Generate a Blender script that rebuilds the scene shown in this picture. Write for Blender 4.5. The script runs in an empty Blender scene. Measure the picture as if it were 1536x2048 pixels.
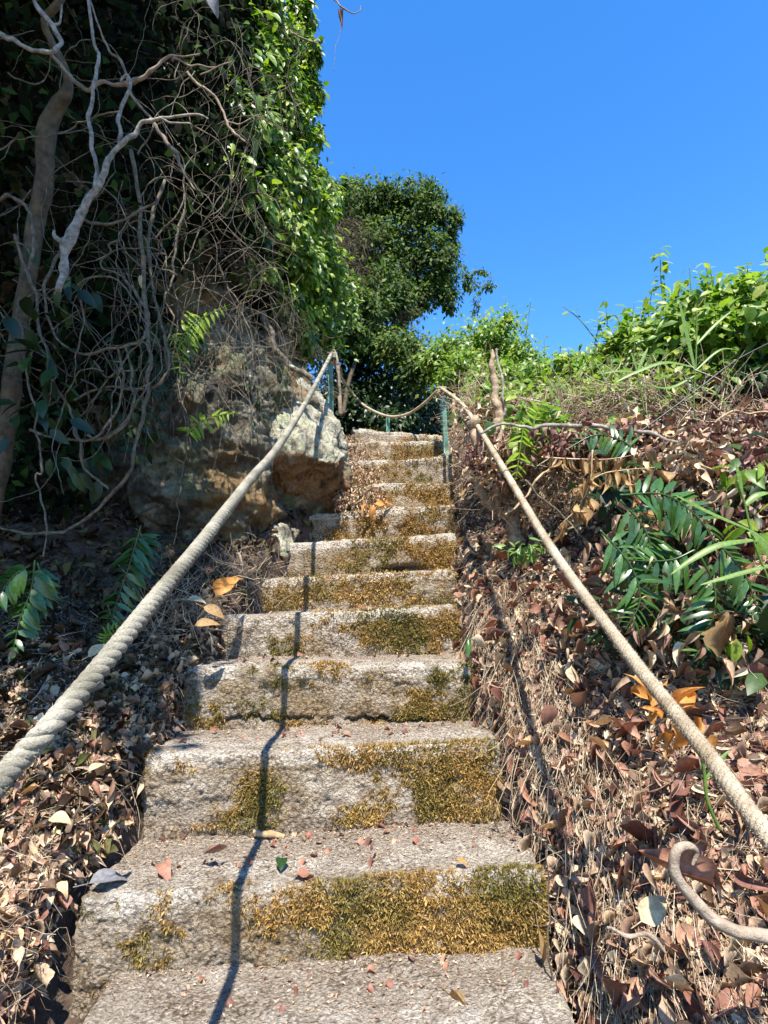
import bpy, math, random
import numpy as np
from mathutils import Vector
random.seed(7); rng = np.random.default_rng(11)
sc = bpy.context.scene
COL = sc.collection

# ---------------------------------------------------------------- camera, sky, sun
F = 1100.0; TH = math.radians(8.6)
cam = bpy.data.cameras.new('camera'); cam.sensor_fit = 'VERTICAL'; cam.sensor_height = 36.0
cam.lens = F/2048*36.0; cam.clip_start = 0.05; cam.clip_end = 2000
co = bpy.data.objects.new('camera', cam); COL.objects.link(co)
co.location = (0, 0, 0); co.rotation_euler = (math.pi/2+TH, 0, 0); sc.camera = co

SUN = Vector((0.015, -0.60, 1.0)).normalized()
EL = math.asin(SUN.z); AZ = math.atan2(SUN.x, SUN.y)
world = bpy.data.worlds.new('World'); sc.world = world; world.use_nodes = True
wn = world.node_tree; wn.nodes.clear()
sky = wn.nodes.new('ShaderNodeTexSky'); sky.sky_type = 'NISHITA'; sky.sun_disc = False
sky.sun_elevation = EL; sky.sun_rotation = AZ
sky.air_density = 1.0; sky.dust_density = 0.0; sky.ozone_density = 3.0; sky.altitude = 0
hs = wn.nodes.new('ShaderNodeHueSaturation'); hs.inputs['Saturation'].default_value = 1.31; hs.inputs['Value'].default_value = 1.08; hs.inputs['Hue'].default_value = 0.505
bg = wn.nodes.new('ShaderNodeBackground'); bg.inputs['Strength'].default_value = 0.15
wo = wn.nodes.new('ShaderNodeOutputWorld')
wn.links.new(sky.outputs[0], hs.inputs['Color']); wn.links.new(hs.outputs[0], bg.inputs[0]); wn.links.new(bg.outputs[0], wo.inputs[0])
sl = bpy.data.lights.new('sun', 'SUN'); sl.energy = 5.0; sl.angle = math.radians(0.5); sl.color = (1.0, 0.93, 0.83)
so = bpy.data.objects.new('sun', sl); COL.objects.link(so)
so.rotation_euler = (-SUN).to_track_quat('-Z', 'Y').to_euler(); so.location = (0, -3, 8)
sc.view_settings.view_transform = 'Standard'; sc.view_settings.look = 'None'
sc.view_settings.exposure = 1.22; sc.view_settings.gamma = 1.0
sc.render.engine = 'CYCLES'
sc.cycles.max_bounces = 7; sc.cycles.diffuse_bounces = 4; sc.cycles.transparent_max_bounces = 4

def P(px, py, d):
    """the point seen at photo pixel (px, py) at forward distance d"""
    u = (px-768)/F; v = (1024-py)/F
    D = np.array([u, math.cos(TH)-v*math.sin(TH), math.sin(TH)+v*math.cos(TH)])
    return D*(d/D[1])
def PP(lst, d=None):
    return np.array([P(a[0], a[1], a[2] if len(a) > 2 else d) for a in lst])

# ---------------------------------------------------------------- noise
def _h(i, j, k, s):
    n = (i*374761393 + j*668265263 + k*2147483647 + s*1274126177) & 0xffffffff
    n = ((n ^ (n >> 13))*1274126177) & 0xffffffff
    return ((n ^ (n >> 16)) & 0xffff)/65535.0
def vn(p, s=0):
    p = np.asarray(p, float); f = np.floor(p); t = p-f; i = f.astype(np.int64); t = t*t*(3-2*t)
    r = 0
    for a in (0, 1):
        for b in (0, 1):
            for c in (0, 1):
                w = (t[:, 0] if a else 1-t[:, 0])*(t[:, 1] if b else 1-t[:, 1])*(t[:, 2] if c else 1-t[:, 2])
                r = r + w*_h(i[:, 0]+a, i[:, 1]+b, i[:, 2]+c, s)
    return r*2-1
def fbm(p, freq=1.0, octv=4, gain=0.5, s=0):
    p = np.asarray(p, float); r = 0; a = 1; tot = 0
    for o in range(octv):
        r = r + a*vn(p*freq+o*17.3, s+o); tot += a; a *= gain; freq *= 2.03
    return r/tot
def ridged(p, freq=1.0, octv=4, s=0):
    p = np.asarray(p, float); r = 0; a = 1; tot = 0
    for o in range(octv):
        r = r + a*(1-2*np.abs(vn(p*freq+o*9.7, s+o))); tot += a; a *= .5; freq *= 2.1
    return r/tot
def sstep(a, b, x):
    t = np.clip((x-a)/(b-a), 0, 1); return t*t*(3-2*t)

# ---------------------------------------------------------------- tags and mesh helpers
def tag(o, label=None, cat=None, group=None, kind=None):
    if label: o['label'] = label
    if cat: o['category'] = cat
    if group: o['group'] = group
    if kind: o['kind'] = kind
    return o
def empty(name, loc, label, cat, group=None):
    o = bpy.data.objects.new(name, None); COL.objects.link(o); o.location = tuple(loc); o.empty_display_size = .05
    return tag(o, label, cat, group)
def mesh_obj(name, V, faces, mat, parent=None, smooth=True, mats=None, mi=None):
    """faces: list of int arrays (n,k)"""
    me = bpy.data.meshes.new(name); V = np.asarray(V, np.float32)
    if parent is not None: V = V - np.array(parent_loc(parent), np.float32)
    faces = [np.asarray(f, np.int32) for f in faces if len(f)]
    loops = np.concatenate([f.ravel() for f in faces]); tot = np.concatenate([np.full(len(f), f.shape[1], np.int32) for f in faces])
    st = np.concatenate([[0], np.cumsum(tot)[:-1]]).astype(np.int32)
    me.vertices.add(len(V)); me.vertices.foreach_set('co', V.ravel())
    me.loops.add(len(loops)); me.loops.foreach_set('vertex_index', loops.astype(np.int32))
    me.polygons.add(len(st)); me.polygons.foreach_set('loop_start', st)
    try: me.polygons.foreach_set('loop_total', tot)
    except Exception: pass
    if smooth: me.polygons.foreach_set('use_smooth', np.ones(len(st), bool))
    for m in (mats or [mat]): me.materials.append(m)
    if mi is not None: me.polygons.foreach_set('material_index', np.asarray(mi, np.int32))
    me.update(calc_edges=True)
    o = bpy.data.objects.new(name, me); COL.objects.link(o)
    if parent is not None: o.parent = parent
    return o
def parent_loc(p):
    v = Vector((0, 0, 0))
    while p is not None: v = v+Vector(p.location); p = p.parent
    return v
def attr(o, name, vals):
    a = o.data.attributes.new(name, 'FLOAT', 'POINT'); a.data.foreach_set('value', np.asarray(vals, np.float32))
def gridfaces(nu, nv, off=0, closeu=False):
    i = np.arange(nu if closeu else nu-1); j = np.arange(nv-1)
    I, J = np.meshgrid(i, j, indexing='ij'); I2 = (I+1) % nu
    return np.stack([I*nv+J, I2*nv+J, I2*nv+J+1, I*nv+J+1], -1).reshape(-1, 4)+off
class MB:
    def __init__(s): s.V = []; s.Fc = {3: [], 4: []}; s.n = 0
    def add(s, V, faces):
        for f in faces:
            f = np.asarray(f)
            if len(f): s.Fc[f.shape[1]].append(f+s.n)
        s.V.append(np.asarray(V, float)); s.n += len(V)
    def build(s, name, mat, parent=None, smooth=True):
        return mesh_obj(name, np.concatenate(s.V), [np.concatenate(s.Fc[k]) for k in (3, 4) if s.Fc[k]], mat, parent, smooth)
def resample(pts, n, rad=None):
    """Catmull-Rom through pts"""
    p = np.asarray(pts, float); m = len(p); p2 = np.vstack([2*p[0]-p[1], p, 2*p[-1]-p[-2]])
    t = np.linspace(0, m-1-1e-6, n); i = t.astype(int); f = (t-i)[:, None]
    a, b, c, d = p2[i], p2[i+1], p2[i+2], p2[i+3]
    q = .5*((2*b)+(-a+c)*f+(2*a-5*b+4*c-d)*f**2+(-a+3*b-3*c+d)*f**3)
    if rad is None: return q
    return q, np.interp(t, np.linspace(0, m-1, len(rad)), rad)
def frames(q):
    T = np.gradient(q, axis=0); T /= np.linalg.norm(T, axis=1)[:, None]+1e-9
    N = np.zeros_like(T); r = np.array([0, 0, 1.]) if abs(T[0, 2]) < .9 else np.array([1., 0, 0])
    N[0] = np.cross(T[0], r); N[0] /= np.linalg.norm(N[0])
    for k in range(1, len(q)):
        v = N[k-1]-T[k]*np.dot(N[k-1], T[k]); N[k] = v/(np.linalg.norm(v)+1e-9)
    return T, N, np.cross(T, N)
def tube(mb, q, r, sides=6, lump=0, lf=30, cap=True, yarn=0, yk=None):
    q = np.asarray(q, float); r = np.broadcast_to(np.asarray(r, float), (len(q),)); T, N, B = frames(q)
    a = np.arange(sides)*2*math.pi/sides
    V = q[:, None]+r[:, None, None]*(np.cos(a)[None, :, None]*N[:, None]+np.sin(a)[None, :, None]*B[:, None])
    if yarn: V = q[:, None]+(V-q[:, None])*(1+.085*np.abs(np.sin(.5*yarn*a[None, :]+yk[:, None]))[..., None]-.05)
    if lump:
        f = fbm(V.reshape(-1, 3), lf, 3).reshape(len(q), sides, 1)
        V = q[:, None]+(V-q[:, None])*(1+lump*f)
    n = len(q); i, j = np.meshgrid(np.arange(n-1), np.arange(sides), indexing='ij'); j2 = (j+1) % sides
    fc = [np.stack([i*sides+j, i*sides+j2, (i+1)*sides+j2, (i+1)*sides+j], -1).reshape(-1, 4)]
    V = V.reshape(-1, 3)
    if cap:
        V = np.vstack([V, q[0], q[-1]]); k = np.arange(sides); k2 = (k+1) % sides
        fc.append(np.stack([k2, k, np.full(sides, n*sides)], -1))
        fc.append(np.stack([(n-1)*sides+k, (n-1)*sides+k2, np.full(sides, n*sides+1)], -1))
    mb.add(V, fc)
# leaf templates: axis +Y from 0 to 1, width about 1*w, normal +Z
def leaf_t(w=.45, fold=.12, curl=.15, seg=4, twist=0., wave=0., point=1.0):
    ys = np.linspace(0, 1, seg+1); V = []; prof = np.sin(np.pi*ys**.8)**.75*(1-.25*ys*point)
    fc3 = []; fc4 = []
    V.append((0, 0, 0))
    for k in range(1, seg):
        y = ys[k]; ww = w*.5*prof[k]; z = -curl*y*y*1.5; tw = twist*y
        for sx in (-1, 0, 1):
            x = sx*ww; zz = z+abs(sx)*fold*ww*2+wave*math.sin(7*y+sx*2)*abs(sx)
            V.append((x*math.cos(tw), y*(1-.15*curl*y), zz+x*math.sin(tw)))
    V.append((0, 1-.3*curl, -curl*1.5))
    fc3 += [(0, 2, 1), (0, 3, 2)]
    for k in range(seg-2):
        a = 1+3*k; b = a+3
        fc4 += [(a, a+1, b+1, b), (a+1, a+2, b+2, b+1)]
    a = 1+3*(seg-2); t = len(V)-1
    fc3 += [(a, a+1, t), (a+1, a+2, t)]
    return np.array(V, float), [np.array(fc3), np.array(fc4).reshape(-1, 4)]
LF_MID = leaf_t(.5, .15, .12, 3); LF_FINE = leaf_t(.46, .14, .14, 5)
LF_LOW = (np.array([(0, 0, 0), (-.24, .45, .06), (.24, .45, .06), (0, 1, -.12)], float), [np.array([(0, 2, 1), (1, 2, 3)])])
DRY = [leaf_t(.42, .7, .45, 6, 1.3, .07), leaf_t(.6, .45, .75, 6, -.9, .12), leaf_t(.34, 1.0, .3, 6, .8, .06), leaf_t(.62, .3, .4, 6, .6, .17), leaf_t(.5, 1.3, -.45, 6, -1.6, .09)]
def basis(dirv, up, roll=None):
    Y = dirv/(np.linalg.norm(dirv, axis=1)[:, None]+1e-9); X = np.cross(Y, up); X /= np.linalg.norm(X, axis=1)[:, None]+1e-9
    Z = np.cross(X, Y)
    if roll is not None:
        c, s = np.cos(roll)[:, None], np.sin(roll)[:, None]; X, Z = X*c+Z*s, Z*c-X*s
    return np.stack([X, Y, Z], -1)
def scatter(mb, tmpl, pos, R, s):
    tv, tf = tmpl; s = np.asarray(s)
    if s.ndim == 1: s = s[:, None]*np.ones(3)
    V = np.einsum('nij,nkj->nki', R, tv[None]*s[:, None, :])+pos[:, None]
    n = len(pos); k = len(tv); off = (np.arange(n)*k)[:, None, None]
    mb.add(V.reshape(-1, 3), [(f[None]+off).reshape(-1, f.shape[1]) for f in tf if len(f)])
def rdir(n):
    v = rng.normal(size=(n, 3)); return v/np.linalg.norm(v, axis=1)[:, None]

# ---------------------------------------------------------------- materials
def mat(name): 
    m = bpy.data.materials.new(name); m.use_nodes = True; nt = m.node_tree; nt.nodes.clear()
    out = nt.nodes.new('ShaderNodeOutputMaterial'); b = nt.nodes.new('ShaderNodeBsdfPrincipled')
    nt.links.new(b.outputs[0], out.inputs[0]); return m, nt, b, out
def N(nt, t, **k):
    n = nt.nodes.new(t)
    for a, v in k.items():
        if a in n.inputs: n.inputs[a].default_value = v
        else: setattr(n, a, v)
    return n
def ramp(nt, src, stops, interp='LINEAR'):
    r = nt.nodes.new('ShaderNodeValToRGB'); r.color_ramp.interpolation = interp; e = r.color_ramp.elements
    while len(e) < len(stops): e.new(.5)
    for x, (p, c) in zip(e, stops): x.position = p; x.color = (*c, 1) if len(c) == 3 else c
    nt.links.new(src, r.inputs[0]); return r.outputs[0]
def noise(nt, co, scale, detail=4, rough=.55, dist=0):
    n = N(nt, 'ShaderNodeTexNoise'); n.inputs['Scale'].default_value = scale; n.inputs['Detail'].default_value = detail
    n.inputs['Roughness'].default_value = rough; n.inputs['Distortion'].default_value = dist; nt.links.new(co, n.inputs['Vector']); return n.outputs['Fac']
def mix(nt, f, a, b, typ='MIX'):
    m = nt.nodes.new('ShaderNodeMix'); m.data_type = 'RGBA'; m.blend_type = typ
    for s, v in ((0, f), (6, a), (7, b)):
        if hasattr(v, 'default_value') or hasattr(v, 'is_linked'): nt.links.new(v, m.inputs[s])
        else: m.inputs[s].default_value = v if s == 0 else (*v, 1)
    return m.outputs[2]
def bump(nt, b, h, strength, dist):
    n = N(nt, 'ShaderNodeBump'); n.inputs['Strength'].default_value = strength; n.inputs['Distance'].default_value = dist
    nt.links.new(h, n.inputs['Height']); nt.links.new(n.outputs[0], b.inputs['Normal'])
def geo(nt): return nt.nodes.new('ShaderNodeNewGeometry')
def leaf_mat(name, stops, rough=.45, trans=.35, tcol=(1.25, 1.35, .5), spec=.4, patch=None):
    m, nt, b, out = mat(name); g = geo(nt)
    c = ramp(nt, g.outputs['Random Per Island'], stops)
    nz = ramp(nt, noise(nt, g.outputs['Position'], 110, 4, .7), [(.38, (0, 0, 0)), (.62, (1, 1, 1))])
    c = mix(nt, nz, c, mix(nt, 1.0, c, (.66, .64, .6), 'MULTIPLY'))
    if patch:
        c = mix(nt, ramp(nt, noise(nt, g.outputs['Position'], patch[0], 3), [(.45, (0, 0, 0)), (.6, (1, 1, 1))]), c, mix(nt, 1.0, c, patch[1], 'MULTIPLY'))
    nt.links.new(c, b.inputs['Base Color']); b.inputs['Roughness'].default_value = rough; b.inputs['Specular IOR Level'].default_value = spec
    if trans:
        t = N(nt, 'ShaderNodeBsdfTranslucent'); nt.links.new(mix(nt, 1.0, c, tcol, 'MULTIPLY'), t.inputs[0])
        ms = N(nt, 'ShaderNodeMixShader'); ms.inputs[0].default_value = trans
        nt.links.new(b.outputs[0], ms.inputs[1]); nt.links.new(t.outputs[0], ms.inputs[2]); nt.links.new(ms.outputs[0], out.inputs[0])
    return m
M = {}
M['leaf_bright'] = leaf_mat('vine_leaf', [(0, (.04, .09, .012)), (.4, (.11, .22, .02)), (.75, (.24, .38, .035)), (1, (.36, .43, .07))], .4, .4)
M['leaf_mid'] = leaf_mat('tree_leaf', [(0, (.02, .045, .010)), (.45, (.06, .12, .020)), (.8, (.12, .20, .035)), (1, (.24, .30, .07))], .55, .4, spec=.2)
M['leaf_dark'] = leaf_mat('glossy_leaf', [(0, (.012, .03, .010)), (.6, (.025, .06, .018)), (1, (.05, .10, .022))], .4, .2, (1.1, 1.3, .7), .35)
M['ivy'] = leaf_mat('ivy_leaf', [(0, (.007, .006, .004)), (.5, (.008, .012, .005)), (.88, (.014, .03, .008)), (1, (.05, .09, .02))], .8, .1, (1.1, 1.3, .7), .04)  # leaf colour lowered to near black, painting in the recess shade
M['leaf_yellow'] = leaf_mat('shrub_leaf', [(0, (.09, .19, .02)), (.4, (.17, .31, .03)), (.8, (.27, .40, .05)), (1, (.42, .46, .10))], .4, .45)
M['fern_bright'] = leaf_mat('fern_leaflet', [(0, (.20, .34, .02)), (1, (.34, .48, .05))], .45, .45)
M['fern_dark'] = leaf_mat('dark_fern_leaflet', [(0, (.03, .085, .015)), (1, (.07, .17, .03))], .3, .2, spec=.6)
M['litter'] = leaf_mat('dry_leaf', [(0, (.12, .075, .05)), (.18, (.34, .23, .15)), (.36, (.60, .46, .31)), (.52, (.44, .29, .20)), (.64, (.31, .165, .12)), (.84, (.72, .61, .43)), (1, (.66, .45, .24))], .6, .12, (1.2, .9, .6), .2)
M['litter_red'] = leaf_mat('red_brown_leaf', [(0, (.13, .055, .045)), (.4, (.28, .13, .09)), (.75, (.40, .21, .14)), (1, (.52, .35, .23))], .55, .12, (1.2, .8, .6), .25)
M['litter_shade'] = leaf_mat('shaded_dry_leaf', [(0, (.025, .015, .01)), (.5, (.075, .048, .03)), (.85, (.17, .12, .07)), (1, (.09, .11, .03))], .6, .1, (1.2, .9, .6), .1)  # olive-brown leaves, darkened further to paint in the shade on the left
M['creeper'] = leaf_mat('dead_creeper_leaf', [(0, (.10, .05, .045)), (.5, (.24, .12, .10)), (1, (.42, .26, .20))], .6, .15, (1.2, .8, .7), .2)
M['tan_leaf'] = leaf_mat('tan_leaf', [(0, (.32, .20, .09)), (1, (.50, .34, .16))], .6, .3, (1.2, 1, .7), .2)
M['orange'] = leaf_mat('orange_leaf', [(0, (.50, .20, .05)), (.5, (.62, .28, .07)), (1, (.68, .38, .13))], .5, .3, (1.2, 1, .6), .2)
M['cream'] = leaf_mat('cream_leaf', [(0, (.50, .42, .25)), (1, (.58, .50, .32))], .5, .2, (1.1, 1, .8), .2)
M['grey_leaf'] = leaf_mat('grey_leaf', [(0, (.17, .17, .18)), (1, (.20, .20, .21))], .45, 0)
M['grass'] = leaf_mat('grass_blade', [(0, (.14, .27, .05)), (1, (.24, .38, .09))], .4, .4)
M['moss'] = leaf_mat('moss', [(0, (.20, .12, .04)), (.3, (.38, .235, .07)), (.7, (.58, .36, .11)), (1, (.68, .49, .22))], .85, .3, (1.1, 1.1, .6), .1, patch=(3.1, (.50, .64, .55)))
M['straw'] = leaf_mat('dry_stem', [(0, (.17, .11, .07)), (.4, (.38, .27, .18)), (.75, (.58, .47, .33)), (1, (.70, .61, .46))], .7, 0, spec=.2)
M['twig'] = leaf_mat('twig', [(0, (.07, .05, .035)), (.5, (.15, .11, .08)), (1, (.30, .24, .18))], .8, 0, spec=.2)
def bark(name, c1, c2, sc_=40, rough=.85, strength=.5):
    m, nt, b, out = mat(name); g = geo(nt)
    a = noise(nt, g.outputs['Position'], sc_, 6, .65); c = ramp(nt, a, [(.35, c1), (.65, c2)])
    nt.links.new(c, b.inputs['Base Color']); b.inputs['Roughness'].default_value = rough
    bump(nt, b, noise(nt, g.outputs['Position'], sc_*2.5, 6, .7), strength, .01); return m
M['branch_pale'] = bark('bleached_wood', (.11, .09, .065), (.38, .33, .265), 60)
M['branch_brown'] = bark('brown_bark', (.12, .085, .055), (.30, .23, .16), 35)
M['trunk_dark'] = bark('mossy_bark', (.03, .025, .012), (.12, .085, .045), 30)
M['vine'] = bark('vine_bark', (.05, .04, .026), (.19, .155, .10), 50)
M['woody'] = bark('grey_wood', (.20, .145, .10), (.42, .34, .25), 28, strength=.8)
M['stump'] = bark('stump_wood', (.16, .10, .06), (.42, .31, .20), 30)
M['orange_wood'] = bark('orange_wood', (.30, .18, .08), (.55, .40, .24), 30)
# rope
def rope_mat(name, c1, c2):
    m, nt, b, out = mat(name); g = geo(nt)
    a = noise(nt, g.outputs['Position'], 14, 4, .6); f = noise(nt, g.outputs['Position'], 420, 3, .7)
    c = mix(nt, ramp(nt, f, [(.3, (.45, .45, .45)), (.62, (1, 1, 1))]), (0.03, .025, .018), ramp(nt, a, [(.35, c1), (.65, c2)]))
    nt.links.new(c, b.inputs['Base Color']); b.inputs['Roughness'].default_value = .9; b.inputs['Specular IOR Level'].default_value = .1
    bump(nt, b, f, .7, .003); return m
M['rope_grey'] = rope_mat('weathered_rope', (.19, .175, .125), (.42, .385, .30))
M['rope_tan'] = rope_mat('tan_rope', (.33, .26, .17), (.58, .49, .36))
# concrete
def concrete():
    m, nt, b, out = mat('weathered_concrete'); g = geo(nt); p = g.outputs['Position']
    at = N(nt, 'ShaderNodeAttribute', attribute_name='tread').outputs['Fac']
    ed = N(nt, 'ShaderNodeAttribute', attribute_name='edge').outputs['Fac']
    di = N(nt, 'ShaderNodeAttribute', attribute_name='dirt').outputs['Fac']
    big = noise(nt, p, 4, 5, .6); med = noise(nt, p, 22, 5, .65); fine = noise(nt, p, 170, 5, .8)
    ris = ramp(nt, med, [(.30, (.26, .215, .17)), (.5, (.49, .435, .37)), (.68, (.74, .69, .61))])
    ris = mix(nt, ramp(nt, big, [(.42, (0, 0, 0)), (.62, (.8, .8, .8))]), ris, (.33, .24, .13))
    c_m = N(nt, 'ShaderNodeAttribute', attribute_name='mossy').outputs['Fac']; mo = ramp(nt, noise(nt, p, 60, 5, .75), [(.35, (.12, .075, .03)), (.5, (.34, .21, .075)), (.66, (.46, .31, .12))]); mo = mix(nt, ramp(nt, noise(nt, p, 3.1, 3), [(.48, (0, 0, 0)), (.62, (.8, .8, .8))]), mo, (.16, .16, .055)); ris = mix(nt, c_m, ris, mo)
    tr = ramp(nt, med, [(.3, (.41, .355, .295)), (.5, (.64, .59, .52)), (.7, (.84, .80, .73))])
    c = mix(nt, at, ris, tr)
    c = mix(nt, ed, c, ramp(nt, fine, [(.35, (.62, .58, .51)), (.6, (.92, .90, .85))]))
    dsoil = ramp(nt, fine, [(.3, (.20, .15, .11)), (.7, (.48, .39, .305))])
    c = mix(nt, di, c, dsoil)
    # exposed aggregate: pale grains
    v = N(nt, 'ShaderNodeTexVoronoi'); v.inputs['Scale'].default_value = 150; v.inputs['Randomness'].default_value = 1.0; nt.links.new(p, v.inputs['Vector'])
    sep = N(nt, 'ShaderNodeSeparateColor'); nt.links.new(v.outputs['Color'], sep.inputs[0])
    pk = ramp(nt, sep.outputs[0], [(.55, (0, 0, 0)), (.95, (1, 1, 1))]); sz = ramp(nt, v.outputs['Distance'], [(.2, (1, 1, 1)), (.55, (0, 0, 0))]); sz = mix(nt, 1.0, sz, ramp(nt, noise(nt, p, 30, 4), [(.42, (.05, .05, .05)), (.6, (1, 1, 1))]), 'MULTIPLY')
    pv = N(nt, 'ShaderNodeTexVoronoi'); pv.inputs['Scale'].default_value = 95; nt.links.new(mix(nt, .012, p, N(nt, 'ShaderNodeTexNoise', Scale=60).outputs['Color']), pv.inputs['Vector'])
    cav = ramp(nt, pv.outputs['Distance'], [(.42, (1, 1, 1)), (.80, (.36, .32, .28))]); cav = mix(nt, ramp(nt, noise(nt, p, 8, 4), [(.35, (.25, .25, .25)), (.6, (1, 1, 1))]), (1, 1, 1), cav)
    c = mix(nt, 1.0, c, cav, 'MULTIPLY')
    k = mix(nt, 1.0, pk, sz, 'MULTIPLY'); k2 = mix(nt, 1.0, k, mix(nt, at, (.25, .25, .25), (.85, .85, .85)), 'MULTIPLY')
    c = mix(nt, k2, c, (.74, .71, .65))
    c = mix(nt, 1.0, c, ramp(nt, fine, [(.36, (.48, .46, .44)), (.50, (1, 1, 1))]), 'MULTIPLY')
    c = mix(nt, 1.0, c, (1.01, .965, .885), 'MULTIPLY')
    nt.links.new(c, b.inputs['Base Color']); b.inputs['Roughness'].default_value = .92; b.inputs['Specular IOR Level'].default_value = .15
    ad = N(nt, 'ShaderNodeMath', operation='ADD'); nt.links.new(fine, ad.inputs[0]); nt.links.new(med, ad.inputs[1])
    ad2 = N(nt, 'ShaderNodeMath', operation='SUBTRACT'); nt.links.new(ad.outputs[0], ad2.inputs[0]); nt.links.new(pv.outputs['Distance'], ad2.inputs[1])
    bump(nt, b, ad2.outputs[0], 1.0, .016); return m
M['concrete'] = concrete()
def soil():
    m, nt, b, out = mat('soil'); g = geo(nt); p = g.outputs['Position']
    c = ramp(nt, noise(nt, p, 30, 6, .7), [(.3, (.025, .016, .012)), (.5, (.075, .05, .034)), (.72, (.17, .12, .08))])
    nt.links.new(c, b.inputs['Base Color']); b.inputs['Roughness'].default_value = .95
    bump(nt, b, noise(nt, p, 90, 5, .7), .8, .02); return m
M['soil'] = soil()
def rockm(name, dark=1.0):
    m, nt, b, out = mat(name); g = geo(nt); p = g.outputs['Position']
    a = noise(nt, p, 5, 8, .65, .6); f = noise(nt, p, 32, 8, .7)
    c = ramp(nt, a, [(.36, (.025*dark, .022*dark, .016*dark)), (.47, (.09*dark, .075*dark, .045*dark)), (.58, (.24*dark, .21*dark, .14*dark)), (.70, (.50*dark, .46*dark, .36*dark))])
    c = mix(nt, ramp(nt, noise(nt, p, 2.2, 5, .6), [(.48, (0, 0, 0)), (.62, (.75, .75, .75))]), c, (.30*dark, .17*dark, .05*dark))
    c = mix(nt, ramp(nt, noise(nt, p, 3.1, 5, .6, .3), [(.52, (0, 0, 0)), (.66, (.6, .6, .6))]), c, (.20*dark, .24*dark, .11*dark))
    c = mix(nt, 1.0, c, ramp(nt, f, [(.32, (.35, .35, .35)), (.55, (1, 1, 1))]), 'MULTIPLY')
    nt.links.new(c, b.inputs['Base Color']); b.inputs['Roughness'].default_value = .85
    bump(nt, b, f, .9, .03); return m
M['cliff'] = rockm('cliff_rock', .85)
def boulderm():
    m, nt, b, out = mat('pale_rock'); g = geo(nt); p = g.outputs['Position']
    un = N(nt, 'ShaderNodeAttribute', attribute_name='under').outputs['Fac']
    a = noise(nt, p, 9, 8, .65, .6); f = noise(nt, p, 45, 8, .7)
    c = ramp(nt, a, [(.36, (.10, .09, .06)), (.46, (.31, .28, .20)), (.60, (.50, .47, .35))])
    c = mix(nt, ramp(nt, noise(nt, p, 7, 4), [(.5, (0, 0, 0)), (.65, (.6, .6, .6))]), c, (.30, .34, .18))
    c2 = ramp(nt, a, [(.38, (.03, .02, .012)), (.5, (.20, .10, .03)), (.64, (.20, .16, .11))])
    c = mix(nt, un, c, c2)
    c = mix(nt, 1.0, c, ramp(nt, f, [(.32, (.4, .4, .38)), (.55, (1, 1, 1))]), 'MULTIPLY')
    nt.links.new(c, b.inputs['Base Color']); b.inputs['Roughness'].default_value = .85
    bump(nt, b, f, .9, .025); return m
M['boulder'] = boulderm()
def paint():
    m, nt, b, out = mat('green_paint'); g = geo(nt); p = g.outputs['Position']
    c = ramp(nt, noise(nt, p, 30, 5, .6), [(.35, (.08, .14, .10)), (.55, (.12, .27, .20)), (.75, (.22, .38, .30))])
    nt.links.new(c, b.inputs['Base Color']); b.inputs['Roughness'].default_value = .6; return m
M['paint'] = paint()
def plain(name, col, r=.6):
    m, nt, b, out = mat(name); g = geo(nt)
    nt.links.new(ramp(nt, noise(nt, g.outputs['Position'], 60, 3), [(.3, tuple(x*.7 for x in col)), (.7, col)]), b.inputs['Base Color']); b.inputs['Roughness'].default_value = r; return m
M['cable'] = plain('black_cable', (.02, .02, .02), .4)

# ---------------------------------------------------------------- terrain
R0, T0, D0, Z0 = .208, .32, 1.48, -.69
KY = [-2, .8, 1.48, 1.8, 2.12, 2.44, 2.76, 3.08, 3.4, 3.72, 4.04, 4.4, 30]
XR = [.46, .46, .435, .385, .345, .345, .375, .405, .445, .475, .515, .50, .5]
XL = [-.77, -.78, -.83, -.79, -.77, -.73, -.62, -.56, -.48, -.30, -.28, -.28, -.28]
def Sline(y):
    s = -1.653+.651*y
    s = np.where(y > 4.55, 1.31+.15*(1-np.exp(-(y-4.55))), s)
    return np.where(y < -3, -3.6+(y+3)*.0, s)
def Hgt(x, y):
    x = np.asarray(x, float); y = np.asarray(y, float)
    S = Sline(y); xr = np.interp(y, KY, XR); xl = np.interp(y, KY, XL)
    r = S-.08+.10*sstep(0, .06, x-xr)+.95*np.clip(x-xr-.05, 0, 99)
    cap = .1+.36*np.clip(y, -8, 5)+.04*np.clip(x-1.5, 0, 30)
    k = .12; hh = np.clip(.5+.5*(cap-r)/k, 0, 1); r = cap*(1-hh)+r*hh-k*hh*(1-hh)
    r = r-.30*np.exp(-(((x-.66)/.16)**2+((y-3.0)/.28)**2))-.28*np.exp(-(((x-.98)/.22)**2+((y-2.25)/.28)**2))
    l = S-.045+.33*np.clip(xl-x, 0, 3)+.03*np.exp(-((xl-x-.05)/.12)**2)
    l = np.where(x < xl-3, S-.13+.99, l)
    mid = S-.30
    w1 = sstep(-.05, .02, x-xr); w2 = sstep(-.05, .02, xl-x)
    h = mid*(1-w1)*(1-w2)+r*w1+l*w2
    h = np.where(y > 4.75, np.maximum(h, S-.02), h)
    h = h+1.9*sstep(6.6, 9.5, y)*(1-sstep(1.5, 7, x))
    p = np.stack([x, y, np.zeros_like(x)], -1).reshape(-1, 3)
    outm = (np.maximum(w1, w2)).reshape(-1)
    n = (fbm(p, 1.6, 4)*.10*sstep(.0, .35, np.minimum(np.abs(x-xr), np.abs(xl-x))).reshape(-1)+fbm(p, 9, 4, s=5)*.03)*outm
    return h+n.reshape(x.shape)
gx = np.concatenate([-np.geomspace(400, 2.5, 36), np.arange(-2.45, 2.6, .018), np.geomspace(2.65, 400, 36)])
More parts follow.
